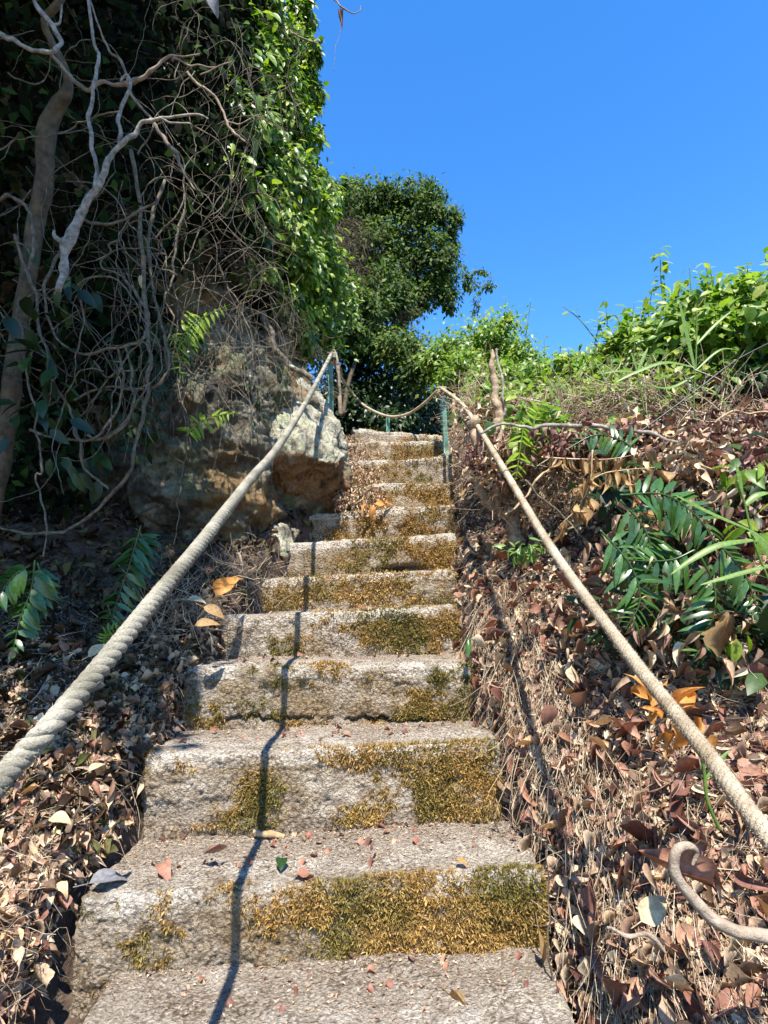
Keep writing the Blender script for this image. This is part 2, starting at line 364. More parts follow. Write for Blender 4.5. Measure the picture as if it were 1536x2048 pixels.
gy = np.concatenate([-np.geomspace(400, .45, 36)+.8, np.arange(.37, 5.2, .018), np.geomspace(5.25, 500, 44)])
GX, GY = np.meshgrid(gx, gy, indexing='ij'); GZ = Hgt(GX, GY)
ground = mesh_obj('ground', np.stack([GX, GY, GZ], -1).reshape(-1, 3), [gridfaces(len(gx), len(gy))], M['soil']); tag(ground, kind='structure')

# ---------------------------------------------------------------- staircase
NOSE = [  # left x, left y, right x, right y, base-left y, base-right y
 (60, 2180, 1190, 2110), (150, 1800, 1090, 1742), (285, 1512, 1003, 1486), (365, 1336, 945, 1328), (440, 1233, 920, 1213),
 (520, 1158, 915, 1138), (568, 1086, 912, 1066), (612, 1026, 912, 1008), (655, 975, 908, 961), (672, 920, 908, 911), (690, 882, 899, 882), (703, 856, 890, 871), ]
stair = empty('stone_staircase', (-.1, D0-T0, Z0-R0), 'steep worn concrete staircase with mossy risers climbing between rock and leaf bank', 'staircase')
tops = []
for n, (lx, ly, rx, ry) in enumerate(NOSE):
    d = D0+(n-1)*T0; L = P(lx, ly, d); R_ = P(rx, ry, d); tops.append((d, L, R_))
def mossmask(q, u):
    return 1.15*fbm(q, 4.5, 6, .72, s=40)+.26*fbm(q, 45, 3, .8, s=44)+.30*sstep(.0, .9, u+.35*fbm(q, 2.5, 2, s=48))-.05
def step_mesh(n):
    d, L, R_ = tops[n]
    zl, zr = L[2], R_[2]; xl, xr = L[0], R_[0]
    if n < len(tops)-1: dt = T0+.06
    else: dt = .55
    hgt = .30
    ds = [.006, .0042, .005, .006, .007, .008, .009, .009, .01, .01, .012, .012][n]
    rad = .022
    # profile (y, z) relative to nose
    segs = [(0, -hgt)]; k1 = int((hgt-rad)/ds); 
    prof = [(0, -hgt+(hgt-rad)*i/k1) for i in range(k1)]
    ka = max(4, int(rad*1.57/ds)); prof += [(rad-rad*math.cos(a), -rad+rad*math.sin(a)) for a in np.linspace(0, math.pi/2, ka)]
    k2 = int((dt-rad)/ds); prof += [(rad+(dt-rad)*i/k2, 0) for i in range(1, k2+1)]
    prof = np.array(prof); m = len(prof)
    W = xr-xl; nx = int(W/ds); xs = np.linspace(0, 1, nx)
    e = rad*(1-np.sqrt(np.clip(1-np.clip(1-np.minimum(xs, 1-xs)*W/rad, 0, 1)**2, 0, 1)))
    # inward offset of the profile near the ends
    cy, cz = dt*.6, -.12
    X = xl+xs*W; ztop = zl+(zr-zl)*xs
    Yp = prof[None, :, 0]+e[:, None]*(1-np.clip(prof[None, :, 0]/dt, 0, 1)); Zp = prof[None, :, 1]-e[:, None]*np.clip(1+prof[None, :, 1]/.06, 0, 1)
    # end fans
    fans = 14; cols = []
    def fan(i):
        out = []
        for k in range(1, fans+1):
            f = k/fans; out.append((X[i], Yp[i]*(1-f)+dt*.9*f, Zp[i]*(1-f)+(-hgt)*f, ztop[i]))
        return out
    A = [(X[i], Yp[i], Zp[i], ztop[i]) for i in range(nx)]
    A = fan(0)[::-1]+A+fan(nx-1)
    V = np.array([np.stack([np.full(m, a[0]), d+a[1], a[3]+a[2]], -1) for a in A])
    nc = len(A); Vf = V.reshape(-1, 3)
    # normals from grid
    du = np.gradient(V, axis=0); dv = np.gradient(V, axis=1); nn = np.cross(du, dv); ln = np.linalg.norm(nn, axis=2)[..., None]
    nn = np.where(ln > 1e-12, nn/(ln+1e-12), 0).reshape(-1, 3)
    treadm = np.clip(prof[:, 0]/.04, 0, 1); treadm = np.tile(treadm, nc)
    q = Vf+n*3.7
    amp = .7+.5*(1-treadm)
    dsp = fbm(q, 7, 3, s=2)*.016*amp+fbm(q, 30, 4, .7, s=8)*.010*amp+fbm(q, 95, 3, .8, s=4)*.0055*amp
    # pits and chipped nose
    ch = sstep(.18, .5, fbm(q, 11, 3, s=21)); nose = np.exp(-((Vf[:, 1]-d)**2+(Vf[:, 2]-np.repeat([a[3] for a in A], m))**2)/.0018)
    dsp -= ch*nose*.018
    u = (Vf[:, 0]-xl)/W; zrel = Vf[:, 2]-np.repeat([a[3] for a in A], m)
    front = (1-treadm)
    if n == 3:   # undercut crack at the foot
        c = np.clip(fbm(np.stack([u*9, u*0, u*0], -1), 1, 4, .7)*.05-.190, -1, 0)
        dsp -= front*.05*np.clip(.7+1.6*fbm(np.stack([u*14, u*0, u*0], -1), 1, 3), .1, 1.3)*np.exp(-((zrel-c)/.006)**2)*sstep(.12, .2, u)*sstep(.95, .8, u)
    if n == 6:   # hole at the foot of the riser
        dsp -= front*.16*np.exp(-((zrel+.185)/.017)**2-((u-.68)/.10)**2)
    if n in (7, 8, 9, 10): dsp += fbm(q, 5, 3, s=33)*.030*front; dsp -= (1-sstep(.05, .35, u))*.03*(.5+.5*fbm(q, 8, 3))
    Vf = Vf+nn*dsp[:, None]
    if n in (8, 9):  # sagging broken upper surface
        Vf[:, 2] -= .018*treadm*(.5+fbm(q, 4, 2, s=3))+.02*fbm(np.stack([u*3, u*0+n, u*0], -1), 1, 3)*nose
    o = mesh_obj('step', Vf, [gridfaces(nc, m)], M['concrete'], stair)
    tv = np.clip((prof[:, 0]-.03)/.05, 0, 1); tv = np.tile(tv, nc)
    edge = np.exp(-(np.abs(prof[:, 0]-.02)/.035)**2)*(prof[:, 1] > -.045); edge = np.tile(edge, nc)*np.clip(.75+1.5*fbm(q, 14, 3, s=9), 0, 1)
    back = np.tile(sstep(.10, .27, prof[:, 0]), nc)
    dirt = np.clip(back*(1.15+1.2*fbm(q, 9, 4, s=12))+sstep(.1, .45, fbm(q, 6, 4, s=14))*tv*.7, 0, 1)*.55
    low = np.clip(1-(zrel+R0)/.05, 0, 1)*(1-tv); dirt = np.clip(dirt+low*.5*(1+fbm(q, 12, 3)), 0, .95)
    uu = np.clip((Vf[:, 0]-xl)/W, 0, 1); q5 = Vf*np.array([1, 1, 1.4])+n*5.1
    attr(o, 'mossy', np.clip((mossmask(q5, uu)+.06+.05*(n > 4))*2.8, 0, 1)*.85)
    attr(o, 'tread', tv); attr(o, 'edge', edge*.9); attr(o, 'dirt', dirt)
    return o, Vf.reshape(nc, m, 3), nn.reshape(nc, m, 3), prof, fans, ds
STEPS = [step_mesh(n) for n in range(len(NOSE))]
# moss tufts on the risers
blade = (np.array([(-.16, 0, 0), (.16, 0, 0), (.10, .6, .10), (-.10, .6, .10), (0, 1, .28)], float), [np.array([(3, 2, 4)]), np.array([(0, 1, 2, 3)])])
MOSSN = [1800, 21000, 13000, 8000, 6000, 4500, 3600, 3000, 2200, 1300, 800, 500]
for n, (o, V, nn, prof, fans, ds) in enumerate(STEPS):
    m = V.shape[1]; ic = rng.integers(fans, V.shape[0]-fans, MOSSN[n]*6)
    jt = np.searchsorted(prof[:, 0], .03); jl = np.searchsorted(prof[:, 1], -R0-.01)
    jc = rng.integers(jl, jt, len(ic)); p = V[ic, jc]; nrm = nn[ic, jc]
    u = (ic-fans)/(V.shape[0]-2*fans)
    q = p*np.array([1, 1, 1.4])+n*5.1
    msk = mossmask(q, u)+.05*(n > 4)
    msk -= .5*sstep(.85, 1, u)*(n in (2, 3, 4))*0; 
    keep = rng.random(len(p)) < np.clip((msk-.02)*3.2, 0, 1)**1.3
    p, nrm = p[keep][:MOSSN[n]], nrm[keep][:MOSSN[n]]
    if len(p) < 10: continue
    k = len(p); sz = rng.uniform(.0035, .0095, k)*(1+.08*n)*np.clip(1+2.5*msk[keep][:MOSSN[n]], .6, 1.6)
    dr = nrm*.8+rdir(k)*.8+np.array([0, 0, -.15])
    mb = MB(); scatter(mb, blade, p-nrm*.001, basis(dr, rdir(k)), sz)
    ms = mb.build('moss', M['moss'], o, smooth=False); tag(ms, kind='stuff')

# ---------------------------------------------------------------- cliff
CP = np.array([(-9, -3), (-5, 1.0), (-2.6, 2.15), (-1.45, 2.55), (-.92, 2.92), (-.62, 3.2), (-.42, 3.5), (-.43, 4.1), (-.62, 5.0), (-.95, 6.5), (-1.0, 9.5)])
cpu = np.concatenate([resample(np.c_[CP, np.zeros(len(CP))], 640)])[:, :2]
tv_ = np.gradient(cpu, axis=0); nv_ = np.stack([tv_[:, 1], -tv_[:, 0]], -1); nv_ /= np.linalg.norm(nv_, axis=1)[:, None]   # outward (towards stairs/camera)
zz = np.concatenate([np.linspace(-.6, 2.6, 190), np.linspace(2.65, 6.4, 60), np.full(10, 6.4)])
back = np.concatenate([np.zeros(250), np.linspace(.4, 6, 10)])
base = Hgt(cpu[:, 0], cpu[:, 1])
CV = np.zeros((len(cpu), len(zz), 3))
for j, z in enumerate(zz):
    leftw = 1-sstep(-1.3, -.6, cpu[:, 0])
    off = -.10*max(0, z-1.4)-back[j]-.30*sstep(1.2, 1.9, z)*sstep(-1.0, -.5, cpu[:, 0])
    o_ = off+leftw*(-.30+.55*sstep(.5, 2.0, z-base))*(1 if back[j] == 0 else 0)
    CV[:, j, 0] = cpu[:, 0]+nv_[:, 0]*o_; CV[:, j, 1] = cpu[:, 1]+nv_[:, 1]*o_; CV[:, j, 2] = z
q = CV.reshape(-1, 3); n3 = np.repeat(np.c_[nv_, np.zeros(len(nv_))][:, None], len(zz), 1).reshape(-1, 3)
dsp = ridged(q*np.array([1, 1, .8]), 1.5, 5, s=3)*.16+fbm(q, 5, 5, .6, s=6)*.09+ridged(q, 11, 3, s=16)*.018+np.round(fbm(q*np.array([.6, .6, 1.6]), 3, 3, s=61)*4)/4*.10
cl = mesh_obj('cliff', q+n3*(dsp-.10)[:, None], [gridfaces(len(cpu), len(zz))], M['cliff']); tag(cl, kind='structure')

def hull_rock(name, pts, label, cat, under_dir=None, sub=5, a1=.03, a2=.012, under_z=None, seed=0, m_='boulder'):
    import bmesh
    bm = bmesh.new()
    for p in pts: bm.verts.new(tuple(p))
    r = bmesh.ops.convex_hull(bm, input=bm.verts); 
    dead = [g for g in r['geom_interior'] if isinstance(g, bmesh.types.BMVert)]+[v for v in bm.verts if not v.link_faces]
    bmesh.ops.delete(bm, geom=list(set(dead)), context='VERTS')
    bmesh.ops.triangulate(bm, faces=bm.faces)
    for s in range(sub):
        bmesh.ops.subdivide_edges(bm, edges=bm.edges, cuts=1, use_grid_fill=True)
        if s < 2: bmesh.ops.smooth_vert(bm, verts=bm.verts, factor=.18, use_axis_x=True, use_axis_y=True, use_axis_z=True)
    bm.normal_update(); bmesh.ops.recalc_face_normals(bm, faces=bm.faces); bm.normal_update()
    V = np.array([v.co[:] for v in bm.verts]); Nn = np.array([v.normal[:] for v in bm.verts])
    fc = [[v.index for v in f.verts] for f in bm.faces]; bm.verts.index_update()
    tri = np.array([f for f in fc if len(f) == 3]).reshape(-1, 3); qd = np.array([f for f in fc if len(f) == 4]).reshape(-1, 4); bm.free()
    dsp = ridged(V, 3.2, 4, s=seed)*a1+fbm(V, 16, 4, s=seed+7)*a2+np.round(fbm(V*np.array([1, 1, 1.5]), 5, 2, s=seed+3)*4)/4*a1*.9
    c = V.mean(0); base_ = V[V[:, 2].argmin()]
    e = empty(name, (c[0], c[1], V[:, 2].min()), label, cat)
    dsp += ridged(V, 9, 3, s=seed+31)*a2*.7+fbm(V, 40, 3, .7, s=seed+5)*.006
    o = mesh_obj('rock_face', V+Nn*dsp[:, None], [tri, qd], M[m_], e)
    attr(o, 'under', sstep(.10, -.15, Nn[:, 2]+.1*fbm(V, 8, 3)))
    return e
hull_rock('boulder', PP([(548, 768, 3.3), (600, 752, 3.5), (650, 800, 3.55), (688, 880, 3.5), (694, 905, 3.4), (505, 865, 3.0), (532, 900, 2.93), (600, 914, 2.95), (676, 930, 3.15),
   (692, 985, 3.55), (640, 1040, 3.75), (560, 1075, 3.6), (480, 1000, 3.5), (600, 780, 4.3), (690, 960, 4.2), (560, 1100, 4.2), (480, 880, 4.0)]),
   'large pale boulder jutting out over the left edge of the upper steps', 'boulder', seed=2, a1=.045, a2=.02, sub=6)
hull_rock('rock_outcrop', PP([(428, 660, 3.15), (470, 636, 3.2), (505, 632, 3.35), (548, 700, 3.4), (556, 770, 3.3), (330, 720, 2.85), (300, 780, 2.72), (285, 900, 2.75), (290, 1060, 2.75), (330, 1150, 2.75), (440, 1150, 2.85), (545, 1120, 3.05),
   (360, 800, 2.62), (440, 790, 2.78), (500, 860, 2.90), (400, 900, 2.72), (470, 1000, 2.95), (560, 1000, 3.2), (470, 640, 4), (560, 800, 4), (300, 900, 3.9), (440, 1100, 3.9)]),
   'tall rugged rock outcrop with ochre stains behind the left rope', 'rock', seed=9, a1=.085, a2=.035, sub=6, m_='cliff')
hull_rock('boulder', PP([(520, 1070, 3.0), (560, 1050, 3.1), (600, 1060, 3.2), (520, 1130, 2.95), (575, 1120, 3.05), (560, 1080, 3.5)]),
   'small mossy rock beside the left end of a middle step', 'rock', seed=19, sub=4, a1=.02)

# ---------------------------------------------------------------- ropes
def twist_rope(parent, name, q, D, pitch, strands, material, sides=10, rad=.56, ph0=0, yarn=0):
    """q densely sampled centreline"""
    T, Nn, B = frames(q); s = np.concatenate([[0], np.cumsum(np.linalg.norm(np.diff(q, axis=0), axis=1))])
    out = []
    for k in range(strands):
        ph = 2*math.pi*(s/pitch+k/strands)+ph0
        off = D*.5*(1-rad)
        c = q+off*(np.cos(ph)[:, None]*Nn+np.sin(ph)[:, None]*B)
        mb = MB(); tube(mb, c, D*.5*rad*(1+.05*fbm(c, 25, 3, s=k)), sides, .06, 260, yarn=yarn, yk=-2*math.pi*s/pitch*2.2); out.append(mb)
    allm = MB()
    for mb in out: allm.add(np.concatenate(mb.V), [np.concatenate(mb.Fc[k]) for k in (3, 4) if mb.Fc[k]])
    return allm.build(name, material, parent)
def fuzz(parent, q, D, n, lo, hi, material):
    T, Nn, B = frames(q); i = rng.integers(1, len(q)-1, n); a = rng.uniform(0, 2*math.pi, n)
    nd = np.cos(a)[:, None]*Nn[i]+np.sin(a)[:, None]*B[i]; p = q[i]+nd*D*.44
    dr = nd*.7+T[i]*rng.choice([-1, 1], n)[:, None]*rng.uniform(.2, 1.4, n)[:, None]+rdir(n)*.4
    L = rng.uniform(lo, hi, n); mb = MB()
    tm = (np.array([(-1, 0, 0), (1, 0, 0), (-.8, .5, .12), (.8, .5, .12), (0, 1, .4)], float), [np.array([(0, 1, 3), (0, 3, 2), (2, 3, 4)])])
    scatter(mb, tm, p, basis(dr, rdir(n)), np.stack([np.full(n, .00035), L, L], -1))
    return mb.build('loose_fibre', material, parent)
lr = resample(PP([(-1000, 2700, .20), (-400, 2020, .37), (0, 1560, .58), (100, 1453, .62), (200, 1335, .70), (300, 1210, .82), (400, 1088, 1.05), (500, 960, 1.45), (560, 888, 1.85), (620, 790, 2.75), (664, 706, 3.8)]), 60)
def dens(q, ds):
    s = np.concatenate([[0], np.cumsum(np.linalg.norm(np.diff(q, axis=0), axis=1))]); t = np.linspace(0, s[-1], int(s[-1]/ds))
    return np.stack([np.interp(t, s, q[:, k]) for k in range(3)], -1)
lrd = dens(resample(lr, 900), .0028)
e = empty('rope', tuple(P(664, 706, 3.8)), 'thick grey twisted rope handrail sloping down the left side of the stairs', 'rope')
twist_rope(e, 'rope_strands', lrd, .0262, .044, 3, M['rope_grey'], 24, rad=.54, yarn=7)
fuzz(e, lrd[:700], .0255, 1500, .002, .008, M['rope_grey'])
rr = resample(PP([(2350, 2600, .36), (1800, 1975, .53), (1536, 1672, .70), (1400, 1488, .84), (1250, 1298, 1.08), (1100, 1092, 1.54), (1000, 925, 2.15), (942, 832, 2.85), (915, 800, 3.4), (882, 776, 4.1)]), 60)
rrd = dens(resample(rr, 900), .003)
e2 = empty('rope', tuple(P(882, 776, 4.1)), 'fuzzy tan rope handrail sloping down the right side of the stairs', 'rope')
twist_rope(e2, 'rope_strands', rrd, .0248, .036, 4, M['rope_tan'], 9, rad=.60)
fuzz(e2, rrd[:750], .0245, 16000, .002, .006, M['rope_tan'])
br = resample(PP([(668, 705, 3.8), (674, 740, 4.2), (700, 780, 5.0), (730, 812, 5.0), (775, 832, 4.9), (815, 828, 4.7), (850, 805, 4.4), (880, 776, 4.1)]), 500)
e3 = empty('rope', tuple(P(775, 832, 4.9)), 'thin rope sagging in a curve across the top of the stairs', 'rope')
twist_rope(e3, 'rope_strands', dens(br, .006), .026, .05, 3, M['rope_tan'], 6)
mb = MB(); tube(mb, resample(PP([(664, 706, 3.78), (668, 700, 3.77), (673, 712, 3.76), (676, 730, 3.76)]), 20), .008, 6)
e4 = mb.build('rope_end', M['rope_grey'], e)
# knots
mb = MB()
for (x, y, d) in [(664, 708, 3.78)]:
    for k in range(3):
        c = P(x, y+k*5, d); a = np.linspace(0, 2*math.pi, 24); tube(mb, np.stack([c[0]+.03*np.cos(a), c[1]+.03*np.sin(a), c[2]+.008*np.sin(a+k)], -1), .010, 6, cap=False)
mb.build('knot', M['rope_grey'], e)
mb = MB()
for k in range(3):
    c = P(883, 776+k*5, 4.1); a = np.linspace(0, 2*math.pi, 24); tube(mb, np.stack([c[0]+.032*np.cos(a), c[1]+.03*np.sin(a), c[2]+.008*np.sin(a+k)], -1), .010, 6, cap=False)
mb.build('knot', M['rope_tan'], e2)
mb = MB()
for k in range(3):
    c = P(943, 836+k*6, 2.83); a = np.linspace(0, 2*math.pi, 24); tube(mb, np.stack([c[0]+.024*np.cos(a), c[1]+.022*np.sin(a), c[2]+.012*np.sin(a+k)], -1), .006, 6, cap=False)
mb.build('binding', M['rope_grey'], e2)
# green angle-iron posts
def post(x0, y0, x1, y1, d, w, label, cat='post'):
    a = P(x0, y0, d); b = P(x1, y1, d); b[2] = min(b[2], a[2]-.1)
    e = empty('green_post', (b[0], b[1], b[2]-.12), label, cat)
    t = .18*w; prof = np.array([(0, 0), (w, 0), (w, t), (t, t), (t, w), (0, w)])-w/2; prof[:, 1] *= -1
    n = 10; V = []
    for i in range(n):
        f = i/(n-1); c = a*(1-f)+(b-np.array([0, 0, .12]))*f
        jit = .0015*math.sin(i*2.1)
        for (px, py) in prof: V.append((c[0]+px+jit, c[1]+py, c[2]))
    fs = []
    for i in range(n-1):
        for j in range(6): fs.append((i*6+j, i*6+(j+1) % 6, (i+1)*6+(j+1) % 6, (i+1)*6+j))
    top = [(0, 1, 2, 3), (0, 3, 4, 5), (6*n-6, 6*n-3, 6*n-4, 6*n-5), (6*n-6, 6*n-1, 6*n-2, 6*n-3)]
    mesh_obj('angle_bar', V, [np.array(fs+top)], M['paint'], e, smooth=False)
    mb = MB(); c = a*.92+b*.08; tube(mb, np.array([c+(0, -w*.62, 0), c+(0, w*.2, 0)]), w*.14, 7); mb.build('bolt', M['paint'], e, False)
    return e
post(661, 718, 662, 820, 3.83, .036, 'green iron post holding the upper end of the left rope')
post(884, 772, 893, 880, 4.13, .046, 'leaning green iron post holding the upper end of the right rope')
post(776, 826, 776, 868, 4.92, .036, 'short green post under the sagging rope behind the top step')
def stick(name, pts, rad, material, label, cat, sides=8, n=60, lump=.15, lf=25, group=None, part='stem'):
    q, r = resample(PP(pts), n, rad); mb = MB(); tube(mb, q, r, sides, lump, lf)
    V0 = q[np.argmin(q[:, 2])]
    o = mb.build(name, material); tag(o, label, cat, group); return o
stick('wooden_stake', [(672, 712, 3.88), (676, 740, 3.88), (681, 830, 3.88)], [.014, .016, .016], M['branch_brown'], 'thin brown wooden stake beside the left green post', 'stake')

# ---------------------------------------------------------------- leaf litter (nobody could count it)
def tnormal(x, y, e=.03):
    n = np.stack([-(Hgt(x+e, y)-Hgt(x-e, y))/(2*e), -(Hgt(x, y+e)-Hgt(x, y-e))/(2*e), np.ones_like(x)], -1)
    return n/np.linalg.norm(n, axis=1)[:, None]
def area(n, side, ymin=.55, ymax=5.0, pw=1.6, wid=2.4):
    """random ground points, denser near the camera"""
    u = rng.random(n); a = 1-pw; y = (ymin**a+u*(ymax**a-ymin**a))**(1/a)
    xr = np.interp(y, KY, XR); xl = np.interp(y, KY, XL); w = np.minimum(wid, .78*y+.25)
    if side > 0: lo, hi = xr-.01, np.maximum(xr+.3, w)
    else: lo, hi = -np.maximum(-xl+.3, w), xl+.012
    x = lo+(hi-lo)*rng.random(n); return x, y
prism = []
for k in range(5):
    a = np.arange(3)*2*math.pi/3; yy = k/4; r_ = .5*(1-.4*yy)
    for t in a: prism.append((r_*math.cos(t), yy, r_*math.sin(t)))
prism = np.array(prism)
def stick_t(bend, kink=0):
    V = prism.copy(); V[:, 2] = V[:, 2]; f = []
    for k in range(4):
        for j in range(3): f.append((k*3+j, k*3+(j+1) % 3, k*3+3+(j+1) % 3, k*3+3+j))
    return V, np.array(f), bend, kink
def sticks(mb, pos, dr, up, L, W, bend=.25):
    n = len(pos); V, f, _, _ = stick_t(0); R = basis(dr, up)
    b = rng.normal(0, bend, n)[:, None]; b2 = rng.normal(0, bend, n)[:, None]
    X = V[None, :, 0]*W[:, None]+(b*(V[None, :, 1]**2)+b2*.3*np.sin(V[None, :, 1]*6))*L[:, None]
    Y = V[None, :, 1]*L[:, None]; Z = V[None, :, 2]*W[:, None]+(b2*.5*V[None, :, 1]*(1-V[None, :, 1]))*L[:, None]
    Vw = np.einsum('nij,nkj->nki', R, np.stack([X, Y, Z], -1))+pos[:, None]
    off = (np.arange(n)*15)[:, None, None]; mb.add(Vw.reshape(-1, 3), [(f[None]+off).reshape(-1, 4)])
def litter(side, counts, mats, name, zlift=.0):
    for (n, lo, hi, pw, mk, tms, ymax, *ym) in counts:
        mb = MB()
        x, y = area(n, side, pw=pw, ymax=ymax, ymin=ym[0] if ym else .55)
        nrm = tnormal(x, y); z = Hgt(x, y)
        s = lo+(hi-lo)*rng.random(n)**1.6
        p = np.stack([x, y, z], -1)+nrm*(rng.uniform(-.004, .022, n)+s*.10)[:, None]
        dr = rdir(n)+np.array([0, -.3, -.4]); dr -= nrm*(dr*nrm).sum(1)[:, None]*rng.uniform(.45, 1.05, n)[:, None]
        up = nrm+rdir(n)*.6
        idx = rng.integers(0, len(tms), n)
        for k, t in enumerate(tms):
            m_ = idx == k
            if m_.any(): scatter(mb, t, p[m_], basis(dr[m_], up[m_]), np.stack([s[m_]*rng.uniform(.7, 1.25, m_.sum()), s[m_], s[m_]], -1))
        o = mb.build(name, M[mk], smooth=False); tag(o, kind='stuff')
    return o
LT = [DRY[0], DRY[1], DRY[2], DRY[3], DRY[4]]
litter(1, [(15000, .020, .062, 1.5, 'litter', LT, 4.8), (5500, .03, .08, 1.6, 'litter_red', LT, 4.0), (60000, .005, .020, 1.5, 'litter', [LF_LOW], 4.8)], None, 'leaf_litter')
litter(-1, [(9000, .018, .058, 1.3, 'litter', LT, 2.05), (1200, .03, .065, 1.3, 'litter_red', LT, 1.9), (9000, .02, .06, 1.2, 'litter_shade', LT, 4.4, 1.55), (36000, .005, .018, 1.4, 'litter', [LF_LOW], 2.1), (22000, .006, .02, 1.2, 'litter_shade', [LF_LOW], 4.4, 1.6)], None, 'leaf_litter')  # darker leaves beyond the sun line put shade into the litter colour
for side, n, in ((1, 17000), (-1, 9000)):
    x, y = area(n, side, pw=1.3, ymax=4.9 if side > 0 else 2.3); nrm = tnormal(x, y); p = np.stack([x, y, Hgt(x, y)], -1)+nrm*rng.uniform(.0, .03, n)[:, None]
    dr = rdir(n)+np.array([0, -.2, -.5]); dr -= nrm*(dr*nrm).sum(1)[:, None]*rng.uniform(.6, 1.0, n)[:, None]
    mb = MB(); sticks(mb, p, dr, nrm+rdir(n)*.3, rng.uniform(.03, .16, n), rng.uniform(.0007, .0024, n))
    tag(mb.build('dry_stems', M['straw']), kind='stuff')
n = 16000; x = rng.uniform(-3, 4.5, n); y = rng.uniform(-2.5, 6.5, n); xr_ = np.interp(y, KY, XR); xl_ = np.interp(y, KY, XL)
g_ = ((x > xr_) | (x < xl_)) & ~((np.abs(x) < .78*y+.2) & (y < 4.5)) & (x > -1.6-.4*np.clip(3-y, 0, 3)); x, y = x[g_], y[g_]; n = len(x); nrm = tnormal(x, y)
dr = rdir(n); dr -= nrm*(dr*nrm).sum(1)[:, None]*.8; mb = MB()
scatter(mb, DRY[0], np.stack([x, y, Hgt(x, y)+.01], -1), basis(dr, nrm+rdir(n)*.5), rng.uniform(.05, .12, n)); tag(mb.build('leaf_litter', M['litter'], smooth=False), kind='stuff')
# roots and hanging stalks along the stair's right flank
n = 1500; y = rng.uniform(.6, 2.4, n); x = np.interp(y, KY, XR)+rng.uniform(.01, .22, n)+.0*y; z = Hgt(x, y)+.03
mb = MB(); sticks(mb, np.stack([x, y, z], -1), np.stack([rng.normal(-.25, .25, n), rng.normal(-.75, .3, n), rng.normal(-.75, .25, n)], -1), rdir(n), rng.uniform(.08, .26, n), rng.uniform(.001, .0026, n), .12)
tag(mb.build('root_fringe', M['straw']), kind='stuff')
# crumbs and small leaves that lie on the treads
mb = MB(); mb2 = MB()
for nst, (o, V, nn, prof, fans, ds) in enumerate(STEPS):
    k = [600, 800, 600, 450, 400, 300, 240, 200, 180, 150, 100, 80][nst]
    jb = np.searchsorted(prof[:, 0], .06); jm = np.searchsorted(prof[:, 0], .31)
    ic = (fans+(V.shape[0]-2*fans-1)*np.clip(np.abs(rng.normal(0, .5, k))*rng.choice([1, 0], k, p=[.5, .5])+rng.random(k)*.8, 0, 1)).astype(int)
    jj = np.clip((jm-(jm-jb)*rng.random(k)**1.7*.9).astype(int), 0, V.shape[1]-1)
    p = V[ic, jj]+np.array([0, 0, .003]); big = rng.random(k) < .06
    s = np.where(big, rng.uniform(.015, .04, k), rng.uniform(.004, .013, k))
    dr = rdir(k)*np.array([1, 1, .25]); up = np.array([0, 0, 1.])+rdir(k)*.4
    scatter(mb, LF_LOW, p[~big], basis(dr[~big], up[~big]), s[~big]); scatter(mb2, DRY[1], p[big]+np.array([0, 0, .004]), basis(dr[big], up[big]), s[big])
tag(mb.build('leaf_crumbs', M['litter'], smooth=False), kind='stuff'); tag(mb2.build('leaf_crumbs', M['litter_red'], smooth=False), kind='stuff')
n = 5000; y = rng.uniform(.7, 2.5, n)**1.0; x = np.interp(y, KY, XL)+.02-.20*rng.random(n)**1.4; ti = np.clip(np.floor((y-D0)/T0), -1, 9)
z = np.minimum(Sline(y)+.02, Z0+ti*R0+.035)+rng.uniform(-.06, .0, n)-.25*np.clip(-(x-np.interp(y, KY, XL)), 0, 1); z = np.maximum(z, Hgt(x, y)+.005); z = np.where(x > np.interp(y, KY, XL)+.0, z-.01, z)
mb = MB()
for z_ in range(5): scatter(mb, DRY[z_], np.stack([x, y, z], -1)[z_::5], basis(rdir(len(x[z_::5]))*np.array([1, 1, .5]), np.array([-.2, -.3, 1.])+rdir(len(x[z_::5]))*.6), rng.uniform(.012, .045, len(x[z_::5])))
tag(mb.build('leaf_litter', M['litter'], smooth=False), kind='stuff')
# dirt and rubble over the left half of the upper steps
n = 2200; t = rng.random(n); y = 3.35+1.15*t; x = -.30+rng.random(n)**1.5*.32-.03*t; z = Sline(y)+.04-.30*(x+.30)+rng.uniform(-.05, .03, n)
mb = MB(); scatter(mb, DRY[0], np.stack([x, y, z], -1), basis(rdir(n), np.array([0, -.4, 1.])+rdir(n)*.7), rng.uniform(.01, .035, n)); tag(mb.build('leaf_litter', M['litter'], smooth=False), kind='stuff')

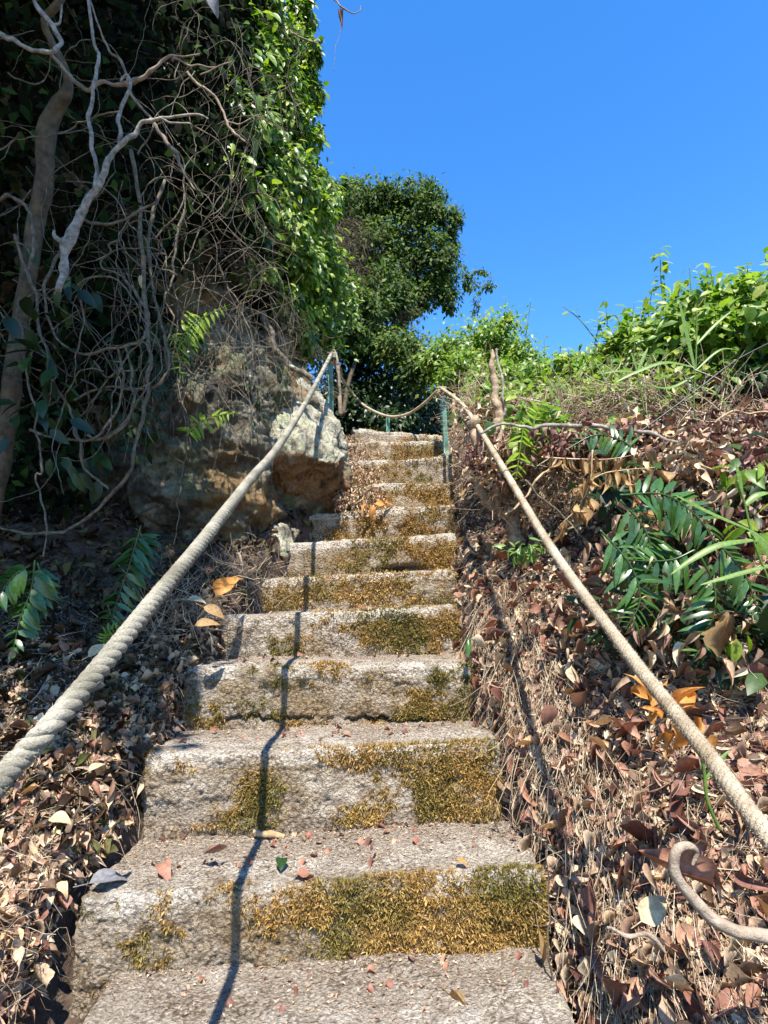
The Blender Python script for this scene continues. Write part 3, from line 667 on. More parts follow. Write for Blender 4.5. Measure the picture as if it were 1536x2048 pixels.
# ---------------------------------------------------------------- foliage
def blob_points(blobs, n, clump=60, tight=.16):
    ar = np.array([b[2]*b[3]*(b[4]**2)**0 for b in blobs], float); pr = ar/ar.sum(); P_ = []; C_ = []; CC = []; BC = []
    for b, q in zip(blobs, pr):
        c = P(b[0], b[1], b[4]); r = np.array([b[2]/F*b[4], b[5], b[3]/F*b[4]])
        k = max(1, int(n*q)); m = max(4, k//clump)
        cd = rdir(m); cr = rng.random(m)**.45; cc = c+cd*cr[:, None]*r
        i = rng.integers(0, m, k); sp = rng.uniform(.6, 1.7, m)
        p = cc[i]+rng.normal(size=(k, 3))*r*tight*sp[i][:, None]
        P_.append(p); out = (p-c)/r; C_.append(out); CC.append(cc); BC.append(np.repeat(c[None], m, 0))
    return np.concatenate(P_), np.concatenate(C_), np.concatenate(CC), np.concatenate(BC)
def foliage(name, label, cat, blobs, n, size, tmpl, mk, clump=60, tight=.16, twig=True, group=None, root=None, droop=.5, tw=.004, extra=None, up_=(0, -.75, .8), part='leaves'):
    p, out, cc, bc = blob_points(blobs, n, clump, tight)
    b0 = bc.mean(0) if root is None else np.array(root)
    e = empty(name, tuple(b0), label, cat, group)
    k = len(p); s = rng.uniform(size[0], size[1], k)
    dr = out*.6+rdir(k)*.8+np.array([0, 0, -droop]); up = np.array(up_)+rdir(k)*.55+out*.3
    mb = MB(); scatter(mb, tmpl, p, basis(dr, up), np.stack([s*rng.uniform(.8, 1.2, k), s, s], -1)); mb.build(part, M[mk], e, smooth=False)
    if twig:
        mb = MB(); L = cc-bc; few = len(cc) <= 30
        for c, b in zip(cc, bc):
            if few: mb = MB()
            o_ = (b-c)*.85+c*0; st = c+o_*rng.uniform(.6, 1.0); st[2] -= abs(rng.normal(0, .1))*np.linalg.norm(L, axis=1).mean()*2
            q = resample([st, (st+c)/2+rng.normal(0, .12, 3)*np.linalg.norm(c-st), c, c+(c-st)*.12], 7); tube(mb, q, np.linspace(tw, tw*.35, 7), 4, cap=False)
            if few: mb.build('twig', M['twig'], e)
        if not few: tag(mb.build('twigs', M['twig'], e), kind='stuff')
    return e
# crown of the tree beyond the top step
T1 = [(b_[0]-22, b_[1]+8, *b_[2:]) for b_ in [(740, 420, 70, 60, 8.2, .5), (690, 400, 50, 50, 7.6, .45), (830, 420, 85, 60, 8.3, .6), (885, 420, 45, 52, 8.0, .45), (800, 500, 110, 80, 8.3, .7), (895, 520, 55, 60, 8.0, .5), (850, 580, 75, 45, 8.2, .5), (720, 500, 75, 80, 8.0, .6), (660, 470, 45, 70, 7.4, .4),
      (640, 380, 40, 45, 7.2, .4), (905, 590, 40, 32, 8.0, .4), (800, 640, 60, 40, 8.1, .5), (720, 370, 30, 20, 8.1, .3), (665, 410, 50, 60, 7.4, .4), (650, 520, 50, 50, 6.8, .3), (750, 600, 60, 40, 6.6, .3), (800, 570, 60, 50, 7.4, .4), (700, 580, 40, 50, 6.6, .3), (722, 640, 30, 22, 5.9, .15), (735, 670, 25, 18, 6.0, .12), (915, 450, 35, 50, 8.0, .3), (860, 385, 60, 30, 8.1, .4), (780, 400, 70, 35, 8.2, .4)]]
tr = foliage('tree', 'dense dark green tree beyond the top of the stairs with thin crooked trunk', 'tree', T1, 58000, (.04, .10), LF_LOW, 'leaf_mid', 100, .14, True, root=P(700, 800, 7.0), tw=.012, part='crown')
mb = MB(); q, r = resample(PP([(686, 830, 5.9), (696, 770, 6.0), (712, 715, 6.1), (722, 660, 6.4), (720, 600, 7.0), (735, 540, 7.9), (770, 480, 8.1)]), 60, [.028, .025, .023, .021, .02, .018, .015]); tube(mb, q, r, 9, .2, 12)
q, r = resample(PP([(721, 650, 7.3), (760, 590, 7.6), (800, 540, 7.9), (850, 500, 8.1)]), 30, [.028, .024, .02, .015]); tube(mb, q, r, 7, .2, 12)
q, r = resample(PP([(722, 620, 7.5), (700, 560, 7.6), (670, 500, 7.6)]), 30, [.025, .02, .012]); tube(mb, q, r, 7, .2, 12)
mb.build('trunk', M['trunk_dark'], tr)
foliage('tree_sprig', 'small leafy sprig reaching into the sky right of the tree', 'branch', [(968, 538, 16, 8, 7.8, .1), (975, 575, 20, 11, 7.8, .12), (935, 560, 18, 18, 7.8, .12), (950, 610, 8, 16, 7.8, .08)], 420, (.05, .09), LF_LOW, 'leaf_mid', 25, .3, True, tw=.008)
mb = MB()
# grey dead twiggery inside the tree
n = 1500; p, o_, _, _ = blob_points([(690, 560, 60, 90, 7.2, .4), (660, 470, 50, 60, 6.9, .3), (760, 620, 60, 60, 7.6, .4)], n, 80, .3)
sticks(mb, p, rdir(len(p))+np.array([0, 0, -.5]), rdir(len(p)), rng.uniform(.1, .4, len(p)), rng.uniform(.003, .007, len(p)), .3); tag(mb.build('dead_twigs', M['twig']), kind='stuff')
# undergrowth behind the top step, lower bush coloured dark for shade under the tree
foliage('bush', 'glossy bush with leaf colour darkened for shade under the tree behind the sagging rope', 'bush', [(760, 760, 90, 70, 7.6, .4), (830, 790, 90, 60, 7.4, .4), (740, 820, 90, 50, 7.0, .4), (700, 740, 60, 70, 7.6, .4), (860, 850, 70, 40, 6.8, .4), (680, 820, 60, 60, 7, .3), (790, 850, 60, 30, 6.4, .3)], 15000, (.06, .10), LF_LOW, 'leaf_dark', 60, .25, True, tw=.008)
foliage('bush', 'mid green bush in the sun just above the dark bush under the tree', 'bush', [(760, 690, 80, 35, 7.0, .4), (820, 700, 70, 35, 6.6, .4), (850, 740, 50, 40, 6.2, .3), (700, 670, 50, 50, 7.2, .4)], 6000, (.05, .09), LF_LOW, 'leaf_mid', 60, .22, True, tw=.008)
foliage('bush', 'yellow green bush on the skyline right above the right green post', 'bush', [(890, 710, 45, 38, 5.8, .35), (950, 700, 55, 45, 5.4, .35), (990, 690, 50, 45, 5.0, .35), (1035, 730, 45, 45, 4.8, .3), (930, 750, 60, 40, 5.0, .3), (1075, 760, 50, 35, 4.4, .3), (990, 760, 60, 35, 4.6, .3)], 13000, (.035, .075), LF_LOW, 'leaf_yellow', 60, .2, tw=.005)
def spire(label, pts, d, n, s, mk, w=.010, group=None, cat='shoot'):
    q = resample(PP(pts, d), 50); e = empty('leafy_shoot', tuple(q[0]), label, cat, group)
    mb = MB(); tube(mb, q, np.linspace(.006, .0018, 50), 5); mb.build('stem', M['grass'], e)
    i = rng.integers(4, 50, n); p = q[i]; a = rng.uniform(0, 6.28, n); dr = np.stack([np.cos(a), np.sin(a), rng.uniform(-.7, .5, n)], -1)
    mb = MB(); scatter(mb, LF_MID, p+dr*w, basis(dr, np.array([0, -.3, 1.])+rdir(n)*.4), rng.uniform(s*.6, s, n)*np.linspace(1, .8, n)); mb.build('leaves', M[mk], e, smooth=False); return e
spire('tall leafy shoot standing up against the sky above the right bank', [(1335, 690), (1328, 620), (1322, 560), (1320, 495)], 3.0, 46, .085, 'leaf_yellow')
spire('thin pale shoot above the yellow green bush on the skyline', [(1045, 730), (1052, 670), (1062, 600)], 4.6, 30, .065, 'leaf_yellow')
spire('short thin shoot rising beside the low gap in the skyline', [(1110, 760), (1118, 720), (1122, 690)], 4.3, 14, .06, 'leaf_yellow')
spire('arching shoot leaning left over the low gap in the skyline', [(1235, 730), (1200, 690), (1160, 640), (1125, 612)], 3.3, 16, .075, 'leaf_yellow')
spire('arching shoot with broad leaves left of the tallest shoot', [(1260, 700), (1240, 650), (1225, 630), (1180, 660)], 3.2, 20, .08, 'leaf_yellow')
spire('leafy shoot arching toward the top of the large right bush', [(1400, 660), (1430, 600), (1455, 560), (1475, 545)], 2.7, 34, .085, 'leaf_yellow')
foliage('bush', 'large bright green broad leaved bush on top of the right bank at the frame edge', 'bush', [(1480, 620, 80, 50, 2.5, .25), (1400, 640, 70, 60, 2.6, .25), (1340, 650, 50, 50, 2.8, .2), (1540, 650, 90, 80, 2.3, .3), (1440, 700, 110, 50, 2.5, .25), (1530, 740, 70, 70, 2.3, .25), (1620, 640, 110, 110, 2.3, .4), (1420, 620, 50, 40, 2.6, .2)], 7500, (.04, .09), LF_MID, 'leaf_yellow', 36, .25, tw=.004)
for i_ in range(14):
    x_ = [1180, 1215, 1260, 1290, 1350, 1385, 1420, 1440, 1500, 1520, 960, 1005, 1090, 1150][i_]; d_ = [3.3, 3.2, 3, 2.9, 2.7, 2.6, 2.6, 2.6, 2.4, 2.4, 5.2, 5, 4.3, 3.5][i_]; y_ = [700, 680, 660, 660, 640, 600, 590, 610, 580, 600, 680, 670, 760, 740][i_]
    h_ = rng.uniform(35, 95); dx_ = rng.normal(0, 18); spire('leafy shoot poking above the green bushes on the right skyline', [(x_, y_+60), (x_+dx_*.3, y_), (x_+dx_, y_-h_)], d_, int(h_*.28)+6, .07, 'leaf_yellow', group='shoots poking above the bushes')
foliage('bush', 'lower green bush on the crest between the skyline gap and the large right bush', 'bush', [(1180, 725, 50, 34, 3.3, .2), (1250, 690, 50, 50, 3.1, .2), (1140, 745, 40, 25, 3.5, .2), (1220, 760, 70, 30, 3.0, .2), (1300, 740, 50, 45, 2.9, .2), (1130, 790, 50, 22, 3.4, .2), (1330, 700, 60, 50, 2.8, .2)], 6000, (.035, .07), LF_MID, 'leaf_yellow', 40, .22, tw=.003)
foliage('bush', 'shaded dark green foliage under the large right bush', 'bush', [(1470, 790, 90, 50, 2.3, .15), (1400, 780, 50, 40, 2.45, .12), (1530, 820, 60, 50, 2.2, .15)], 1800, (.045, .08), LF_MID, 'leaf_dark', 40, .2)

# climbing curtain on the sunny edge of the cliff
CB = [(rng.uniform(560, 640)-(10 if yy_ < 330 else 0), yy_, rng.uniform(8, 16), rng.uniform(18, 50), 3.85+rng.uniform(-.2, .1), .08) for yy_ in rng.uniform(0, 420, 26)]+[(590, 20, 40, 60, 3.9, .25), (600, 110, 34, 60, 3.9, .25), (605, 200, 32, 60, 3.9, .22), (598, 280, 40, 50, 3.8, .25), (570, 190, 40, 90, 3.6, .2), (545, 330, 50, 60, 3.3, .2), (590, 370, 60, 60, 3.6, .2), (620, 440, 55, 60, 3.8, .2), (540, 60, 40, 70, 3.4, .2), (560, 450, 60, 60, 3.3, .2)]
foliage('climbing_plant', 'bright sunlit creeper hanging down the edge of the overgrown cliff against the sky', 'climber', CB+[(632, 180, 16, 30, 3.9, .12), (636, 270, 20, 30, 3.9, .12), (618, 30, 16, 30, 3.9, .1), (650, 400, 30, 40, 4.0, .15), (620, 350, 40, 30, 3.9, .15), (510, 540, 40, 40, 3.05, .1), (560, 600, 40, 40, 3.4, .1), (600, 660, 35, 40, 3.7, .1), (490, 470, 40, 40, 2.95, .1), (585, 520, 50, 40, 3.5, .15), (520, 230, 30, 90, 3.1, .15), (510, 380, 40, 60, 3.0, .15), (480, 430, 40, 40, 2.9, .12), (530, 120, 30, 60, 3.2, .15)], 24000, (.025, .085), LF_MID, 'leaf_bright', 45, .2, True, tw=.004, droop=.9)
foliage('climbing_plant', 'lower bright creeper spilling over the cliff edge above the pale boulder', 'climber', [(600, 520, 50, 50, 3.7, .2), (650, 560, 50, 50, 4.2, .25), (640, 620, 45, 50, 4.2, .25), (690, 610, 30, 35, 4.6, .25), (560, 500, 40, 50, 3.4, .15), (650, 690, 40, 40, 4.3, .2), (640, 510, 50, 40, 4.0, .2)], 6500, (.035, .07), LF_MID, 'leaf_bright', 40, .22, True, droop=.7)
foliage('climbing_plant', 'half shaded broad leaved climber left of the sunlit creeper', 'climber', [(470, 250, 50, 70, 2.9, .2), (440, 340, 50, 60, 2.8, .2), (480, 400, 50, 50, 2.9, .2), (400, 180, 50, 50, 2.8, .2), (500, 130, 50, 80, 3.1, .2), (450, 60, 50, 60, 3.0, .2)], 2300, (.07, .12), LF_FINE, 'leaf_bright', 20, .25, True, droop=1.0)
# dark leaf mass that covers the upper cliff; near-black leaf colour deepens the shade
def on_cliff(n, umin, umax, zlo, zhi, offlo, offhi):
    i = rng.integers(int(umin*len(cpu)), int(umax*len(cpu)), n); z = rng.uniform(zlo, zhi, n)
    j = np.clip(np.searchsorted(zz[:250], z), 0, 249); p = CV[i, j].copy(); nn_ = np.c_[nv_[i], np.zeros(n)]
    return p+nn_*rng.uniform(offlo, offhi, n)[:, None], nn_
e = empty('climbing_plant', tuple(CV[300, 60]), 'ivy mass with leaves darkened to deepen the shade covering the upper cliff on the left', 'climber')
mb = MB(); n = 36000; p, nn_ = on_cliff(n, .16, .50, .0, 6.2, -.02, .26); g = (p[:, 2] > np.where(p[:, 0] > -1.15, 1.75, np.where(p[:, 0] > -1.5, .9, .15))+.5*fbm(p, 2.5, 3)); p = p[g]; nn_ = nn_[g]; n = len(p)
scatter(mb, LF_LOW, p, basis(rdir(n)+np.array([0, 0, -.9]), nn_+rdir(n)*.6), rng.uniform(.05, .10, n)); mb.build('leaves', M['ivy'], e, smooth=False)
e = empty('climbing_plant', tuple(CV[460, 200]), 'green creeper covering the cliff wall that runs back beside the upper steps', 'climber')
mb = MB(); n = 26000; p, nn_ = on_cliff(n, .48, .98, 1.8, 6.3, -.05, .16); n = len(p)
scatter(mb, LF_LOW, p, basis(rdir(n)+np.array([0, 0, -.9]), nn_+rdir(n)*.6), rng.uniform(.05, .10, n)); mb.build('leaves', M['leaf_mid'], e, smooth=False)
# the tree overhead that shades the left side
e = empty('overhanging_tree', tuple(P(10, 980, 2.15)), 'tree with smooth greenish trunk at the left edge whose crown overhangs the cliff', 'tree')
mb = MB(); n = 14000; m = 330; cc = np.stack([-.62-3.6*rng.random(m)**1.2, rng.uniform(-.45, 2.2, m), rng.uniform(3.0, 4.1, m)], -1); i = rng.integers(0, m, n)
p = cc[i]+rng.normal(size=(n, 3))*.17; p = p[(p[:, 2] > 1.45*p[:, 1]+.15)]; p = p[p[:, 0] < -.66-.46*sstep(.45, .85, p[:, 1])+.22*fbm(p*np.array([0, 1, 0]), 3.5, 2)]; p = p[p[:, 1] > -.32+.2*fbm(p, 3, 2)]; n = len(p)
scatter(mb, LF_LOW, p, basis(rdir(n), np.array([0, 0, 1.])+rdir(n)*.5), rng.uniform(.12, .2, n)); mb.build('crown', M['leaf_mid'], e, smooth=False)
mb = MB(); TR = [(-20, 1040, 2.15), (15, 850, 2.1), (30, 720, 2.05), (42, 640, 2.05), (58, 540, 2.0), (72, 450, 1.98), (86, 385, 1.95), (90, 330, 1.93), (92, 270, 1.9), (107, 225, 1.88), (130, 190, 1.85), (136, 165, 1.83), (128, 130, 1.8), (104, 85, 1.78), (90, 40, 1.75), (125, -10, 1.72), (170, -160, 1.7)]
q, r = resample(PP(TR), 140, [.036, .034, .032, .031, .032, .033, .033, .034, .034, .030, .024, .018, .014, .013, .013, .013, .013]); tube(mb, q, r, 12, .22, 14)
mb.build('trunk', M['trunk_dark'], e)
def wob(q, lump, rm):
    if lump == 0: return q
    w = np.stack([fbm(q, 9, 3, .6, s=71+i) for i in range(3)], -1); env = np.clip(np.arange(len(q))/8, 0, 1)[:, None]
    return q+w*env*(.020+rm*.6)*min(1, lump*4)
def branch(label, pts, d, rad, mk='branch_pale', name='branch', cat='branch', kids=(), lump=.25, n=90, group=None):
    q, r = resample(PP(pts, d), n, np.array(rad)/F*(d or 1.5)); mb = MB(); q = wob(q, lump, r.mean()); r = r*(1+min(.5, lump*2)*np.clip(fbm(q, 28, 3, .6, s=91), -.35, .6)*(lump > 0)); tube(mb, q, r, 9, lump, 60); o = mb.build(name, M[mk])
    tag(o, label, cat, group)
    for kp, kr in kids:
        q, r = resample(PP(kp, d), 60, np.array(kr)/F*(d or 1.5)); mb = MB(); q = wob(q, lump, r.mean()); tube(mb, q, r, 8, lump, 60); mb.build('side_branch', M[mk], o)
    return o
branch('broken bleached branch with a fork hanging in the upper left, its snapped end pointing down',
  [(116, 582), (121, 555), (125, 530), (128, 500), (137, 472), (150, 440), (165, 415), (180, 395), (200, 375), (208, 350), (216, 320), (238, 292), (270, 262), (300, 240), (325, 232), (350, 240), (385, 252)], 1.45, [7, 9, 9, 9.5, 10.5, 8.5, 8, 8, 7.5, 6, 6, 5.5, 5, 4.5, 3.5, 2.5, 1.5],
  kids=[([(192, 382), (192, 350), (184, 290), (184, 240), (194, 190), (193, 110), (180, 60), (172, -10)], [6, 4.5, 4.5, 4.5, 4, 4, 3.5, 3.5]),
        ([(238, 292), (236, 268), (246, 225), (257, 190), (260, 170), (252, 155), (243, 158), (240, 166)], [5, 4.5, 4, 4, 4, 3, 2.5, 2]),
        ([(130, 478), (120, 470), (117, 458)], [6, 5, 3]), ([(300, 240), (340, 228), (385, 224), (410, 232)], [4, 3, 2.5, 1.5])])
branch('reddish branch reaching right with thin forked tips above the bleached branch', [(100, 105), (165, 180), (205, 162), (250, 165), (300, 145), (345, 122), (400, 112)], 1.5, [4, 4, 4, 5, 4, 3, 2], 'branch_brown',
  kids=[([(345, 122), (375, 130), (430, 136)], [3, 2, 1.5]), ([(400, 150), (440, 130), (464, 118)], [1.5, 1.5, 1])])
branch('pale gnarled branch in the top left corner', [(-40, 50), (45, 90), (95, 104), (115, 75), (92, 40), (75, 10), (70, -40)], 1.4, [4, 4.5, 5, 5, 5, 5, 5], kids=[([(0, 65), (60, 95), (105, 105)], [3, 3, 3]), ([(95, 50), (115, 40), (125, 10)], [3, 2.5, 2])])
branch('thin brown branch slanting down right of the bleached fork', [(180, 0), (215, 90), (240, 130), (262, 190), (300, 235), (335, 285), (358, 310), (368, 340), (396, 378)], 1.6, [2, 2.5, 3, 3, 3, 4, 4, 3, 2], 'branch_brown')
branch('thin curved branch arching to the right below the bright creeper', [(375, 145), (410, 180), (440, 225), (470, 265), (500, 288)], 1.9, [3, 3.5, 3, 3, 2], 'branch_brown', kids=[([(452, 242), (480, 248), (520, 235)], [2, 1.5, 1])])
branch('dead twig with a curled brown leaf dangling against the sky at the top', [(640, -30), (655, -5), (672, 8), (680, 20), (700, 24), (716, 18), (716, 8)], 2.0, [1.5, 1.5, 2, 2, 1.5, 1.2, 1], 'branch_brown', name='twig', cat='twig',
  kids=[([(680, 20), (678, 45), (670, 90), (663, 140)], [.8, .6, .5, .4])])
branch('brown twig hooking into the sky from the creeper at the top', [(580, 60), (605, 78), (625, 86), (637, 72)], 3.2, [2, 2, 1.6, 1], 'branch_brown', name='twig', cat='twig', kids=[([(618, 82), (632, 90)], [1.5, 1])])
branch('woody root branch snaking over the rock above the grey fin', [(505, 625), (525, 635), (540, 665), (555, 700), (580, 730), (610, 750), (625, 765)], 3.1, [4, 7, 7, 7, 6, 6, 4], 'vine')
# hand traced creepers on the cliff
VT = [
 ('long looping creeper hanging lowest beside the dark ferns', [(30, 470), (60, 560), (95, 700), (100, 730), (140, 830), (165, 880), (205, 858), (240, 800), (248, 750), (240, 700)], 1.95, 3.2),
 ('wide looped creeper crossing the shaded left trunk', [(140, 470), (105, 530), (98, 590), (102, 640), (125, 685), (170, 702), (240, 700), (282, 680), (291, 640), (285, 600), (262, 570), (230, 545), (206, 530), (206, 518), (222, 505), (218, 490), (240, 482)], 1.9, 3.0),
 ('long straight creeper running down the cliff to its dark foot', [(262, 300), (280, 430), (288, 560), (296, 680), (297, 760), (290, 810), (268, 880), (262, 935), (250, 955), (200, 1015), (130, 1062), (50, 1068), (-30, 1055)], 2.2, 4.5),
 ('arched creeper at the left edge above the leaf clump', [(-20, 410), (15, 395), (45, 402), (66, 430), (66, 490), (58, 540)], 1.7, 4),
 ('thin pale creeper stretched right from the bleached branch', [(160, 437), (205, 445), (250, 435), (300, 412), (313, 398)], 1.5, 3),
 ('creeper curving up from the rock toward the middle of the tangle', [(175, 870), (190, 880), (230, 862), (265, 815), (262, 720), (250, 690)], 2.0, 3),
 ('thick creeper sloping down from the centre toward the bright fern', [(330, 360), (300, 450), (304, 560), (318, 620), (335, 700), (335, 750), (310, 775), (270, 782), (200, 770), (150, 800)], 2.25, 3.6),
 ('small hooked creeper end right of the leaf clump', [(150, 845), (160, 900), (168, 930), (200, 955), (220, 980)], 2.1, 3),
 ('creeper tracing a wide arc below the leaf clump', [(60, 860), (120, 880), (180, 885), (220, 870), (265, 820), (300, 740), (285, 680), (220, 760), (190, 720)], 2.1, 2.8),
 ('knotted creeper rising beside the bright fern', [(370, 420), (350, 490), (345, 560), (330, 600), (350, 640), (335, 690), (340, 760)], 2.4, 2.6),
 ('long thin creeper hanging over the front of the brown rock bulge', [(400, 380), (360, 460), (345, 540), (355, 640), (352, 760), (375, 850), (360, 980), (350, 1090)], 2.5, 1.8),
 ('zigzag dead creeper hanging near the left edge', [(35, 600), (50, 700), (85, 930), (70, 960), (95, 1060), (92, 1110)], 1.9, 2.2),
]
for lab, pts, d, w in VT:
    branch(lab, pts, d, [w*.95*(1.15-.5*i_/len(pts)) for i_ in range(len(pts))], 'vine', name='creeper', cat='creeper', n=110, lump=.3)
def walk(px, py, d, n, step, curl, down=.25):
    a = rng.uniform(0, 6.28); k = 0; q = [(px, py, d)]
    for i in range(n):
        k = .8*k+rng.normal(0, curl); a += k; a = a+.12*math.sin(math.pi/2-a)*down*4
        px += step*math.cos(a); py += step*math.sin(a); d += rng.normal(0, .02); q.append((px, py, d))
    return q
G = 'bare creepers tangled over the shaded cliff'
for i in range(80):
    px, py = rng.uniform(-30, 400), rng.uniform(60, 820)
    pts = walk(px, py, rng.uniform(1.75, 2.35), int(rng.integers(8, 20)), rng.uniform(18, 34), .20)
    pts = [p for p in pts if p[0] < 520 and p[1] < 1010]
    if len(pts) < 5: continue
    branch('thin bare brown creeper tangled over the shaded cliff', pts, None, list(np.linspace(1, .35, len(pts))*(1.0+rng.random()*1.5)), 'vine', name='creeper', cat='creeper', group=G, n=len(pts)*5)
mb = MB()
for i in range(420):  # hair thin roots
    px, py = rng.uniform(80, 600), rng.uniform(40, 760)
    pts = walk(px, py, rng.uniform(2.2, 2.9), 9, rng.uniform(12, 30), .2, .6)
    tube(mb, resample(PP([p_ for p_ in pts if p_[0] < 610] if sum(p_[0] < 610 for p_ in pts) > 2 else pts[:3]), 20), rng.uniform(.0006, .0019), 3, cap=False)
tag(mb.build('fine_roots', M['vine']), kind='stuff')
mb = MB()
for i in range(60):  # rootlets over the rock outcrop
    px, py = rng.uniform(290, 560), rng.uniform(600, 800)
    pts = walk(px, py, 2.45+(px-290)/270*.35, 8, rng.uniform(10, 24), .14, 1.2)
    tube(mb, resample(PP(pts), 18), rng.uniform(.0008, .0022), 3, cap=False)
tag(mb.build('fine_roots', M['vine']), kind='stuff')
foliage('climber_leaves', 'dark leafy creeper hanging over the left shoulder of the rock outcrop', 'climber', [(300, 720, 50, 70, 2.5, .1), (350, 660, 60, 40, 2.6, .1), (270, 850, 40, 60, 2.4, .1)], 260, (.04, .08), LF_MID, 'leaf_dark', 12, .35, False, droop=.9)
mb = MB()   # pinkish dry fine twigs above the boulder
n = 900; p, o_, _, _ = blob_points([(520, 570, 50, 60, 3.1, .15), (560, 650, 50, 60, 3.3, .15), (610, 720, 40, 40, 3.7, .15), (500, 480, 60, 60, 3.0, .15), (640, 770, 30, 40, 3.8, .15), (420, 500, 70, 70, 2.8, .15)], n, 60, .35)
sticks(mb, p, rdir(len(p))+np.array([.2, 0, -.7]), rdir(len(p)), rng.uniform(.06, .22, len(p)), rng.uniform(.002, .004, len(p)), .25); tag(mb.build('fine_roots', M['twig']), kind='stuff')
n = 200; mb = MB(); p, o_, _, _ = blob_points([(1200, 1180, 80, 100, 1.6, .05), (1330, 1200, 90, 90, 1.5, .05), (1400, 1050, 90, 80, 1.62, .05), (1250, 1050, 70, 60, 1.62, .05), (1450, 1300, 70, 60, 1.4, .05)], n, 12, .3)
k = len(p); scatter(mb, DRY[2], p, basis(rdir(k)+np.array([0, 0, -1.]), np.array([0, -.7, .5])+rdir(k)*.7), rng.uniform(.025, .07, k)); tag(mb.build('leaf_litter', M['litter'], smooth=False), kind='stuff')
n = 900; mb = MB(); p, o_, _, _ = blob_points([(370, 1240, 110, 40, 2.3, .1), (450, 1180, 80, 40, 2.6, .1), (480, 1130, 60, 40, 2.9, .1)], n, 40, .4)
sticks(mb, p, rdir(len(p)), rdir(len(p)), rng.uniform(.06, .2, len(p)), rng.uniform(.0015, .004, len(p)), .3); tag(mb.build('dead_twigs', M['straw']), kind='stuff')
# broad dark leaves of the plants on the left
for lab, bl, n, sz in [('clump of broad dark leaves hanging in the middle of the creeper tangle', [(120, 770, 60, 90, 1.9, .1), (60, 830, 60, 40, 1.9, .1)], 42, (.07, .11)),
                       ('small cluster of dark leaves on the rock below the creeper loops', [(130, 930, 60, 25, 2.2, .08), (195, 890, 30, 25, 2.2, .06)], 26, (.07, .11)),
                       ('dark broad leaves at the left edge level with the bleached branch tip', [(20, 640, 60, 50, 1.8, .1), (140, 560, 60, 30, 1.9, .1), (240, 400, 30, 15, 2.0, .05)], 34, (.06, .10)),
                       ('string of small bluish leaves dangling against the grey rock fin', [(510, 790, 18, 60, 2.85, .03), (490, 750, 25, 14, 2.85, .03), (560, 730, 16, 20, 2.95, .03), (470, 800, 25, 8, 2.8, .03)], 34, (.05, .09))]:
    foliage('climber_leaves', lab, 'climber', bl, n, sz, LF_FINE, 'leaf_dark', 8, .4, False, droop=.7)
# ---------------------------------------------------------------- ferns
PIN = leaf_t(.26, .08, .18, 5, 0, .0, 1.4)
def frond(parent, pts, d, L, k, mk, wmul=1.0, hang=.5, both=True):
    q = resample(PP(pts, d), 60); mb = MB(); tube(mb, q, np.linspace(.0035, .0012, 60), 5); 
    f = mb.build('frond', M[mk], parent); T, _, _ = frames(q)
    side = np.cross(T, np.array([0, -1., .25])); side /= np.linalg.norm(side, axis=1)[:, None]
    mb = MB(); pos = []; dr = []; sz = []; up = []
    for i in range(k):
        t = .12+.86*i/(k-1); j = int(t*59)
        for sg in (-1, 1):
            if rng.random() < .05: continue
            l = L*math.sin(math.pi*min(1, .22+.78*t)**1.0)**.55*(.9+.2*rng.random())*(1.0 if t < .9 else .7)
            pos.append(q[j]); dr.append(side[j]*sg+T[j]*.45+np.array([0, 0, -hang])+rng.normal(0, .17, 3)); sz.append(l); up.append(np.array([0, -.7, .7])+rng.normal(0, .2, 3))
    sz = np.array(sz); scatter(mb, PIN, np.array(pos), basis(np.array(dr), np.array(up)), np.stack([sz*wmul, sz, sz], -1)); mb.build('leaflets', M[mk], f, smooth=False)
def fern(label, fronds, mk, cat='fern', name='fern'):
    a = fronds[0][0][0]; e = empty(name, tuple(P(a[0], a[1], fronds[0][1])), label, cat)
    for fr in fronds: frond(e, fr[0], fr[1], fr[2], fr[3], mk, *fr[4:])
    return e
fern('bright yellow green fern frond arching over the brown rock bulge', [([(352, 712), (368, 668), (405, 635), (465, 606)], 2.3, .085, 17, 1.0, .6), ([(360, 760), (362, 720), (385, 690), (410, 668)], 2.32, .06, 10, 1.0, .6)], 'fern_bright')
fern('second yellow green fern frond growing lower beside the grey rock fin', [([(372, 872), (395, 848), (430, 832), (478, 824)], 2.45, .075, 15, 1.0, .7)], 'fern_bright')
fern('large dark green fern hanging in the bottom left shade at the frame edge', [([(70, 1120), (62, 1180), (40, 1240), (22, 1320)], 1.62, .085, 13, 1.3, .1), ([(60, 1130), (20, 1160), (-20, 1230)], 1.6, .08, 10, 1.2, .3), ([(75, 1125), (90, 1180), (80, 1240)], 1.7, .06, 9, 1.2, .3)], 'fern_dark')
fern('dark narrow fern hanging under the rock right of the large dark fern', [([(282, 1050), (262, 1120), (235, 1200), (215, 1265)], 2.1, .10, 17, 1.0, .1), ([(278, 1060), (290, 1100), (270, 1190)], 2.15, .08, 12, 1.0, .2)], 'fern_dark')
fern('little bright fern tuft at the foot of the dark rock', [([(208, 1290), (212, 1265), (240, 1250)], 1.95, .035, 8, 1.0, .1)], 'fern_bright')
fern('tiny fern frond high on the sunlit creeper', [([(600, 640), (625, 622), (658, 612)], 3.6, .09, 12, 1.0, .5)], 'fern_bright')
fern('yellow green fern with paired leaflets beside the right rope', [([(1048, 850), (1040, 900), (1032, 960)], 2.15, .075, 9, 1.5, -.1), ([(1060, 880), (1072, 830), (1085, 800)], 2.15, .06, 7, 1.5, -.1)], 'fern_bright')
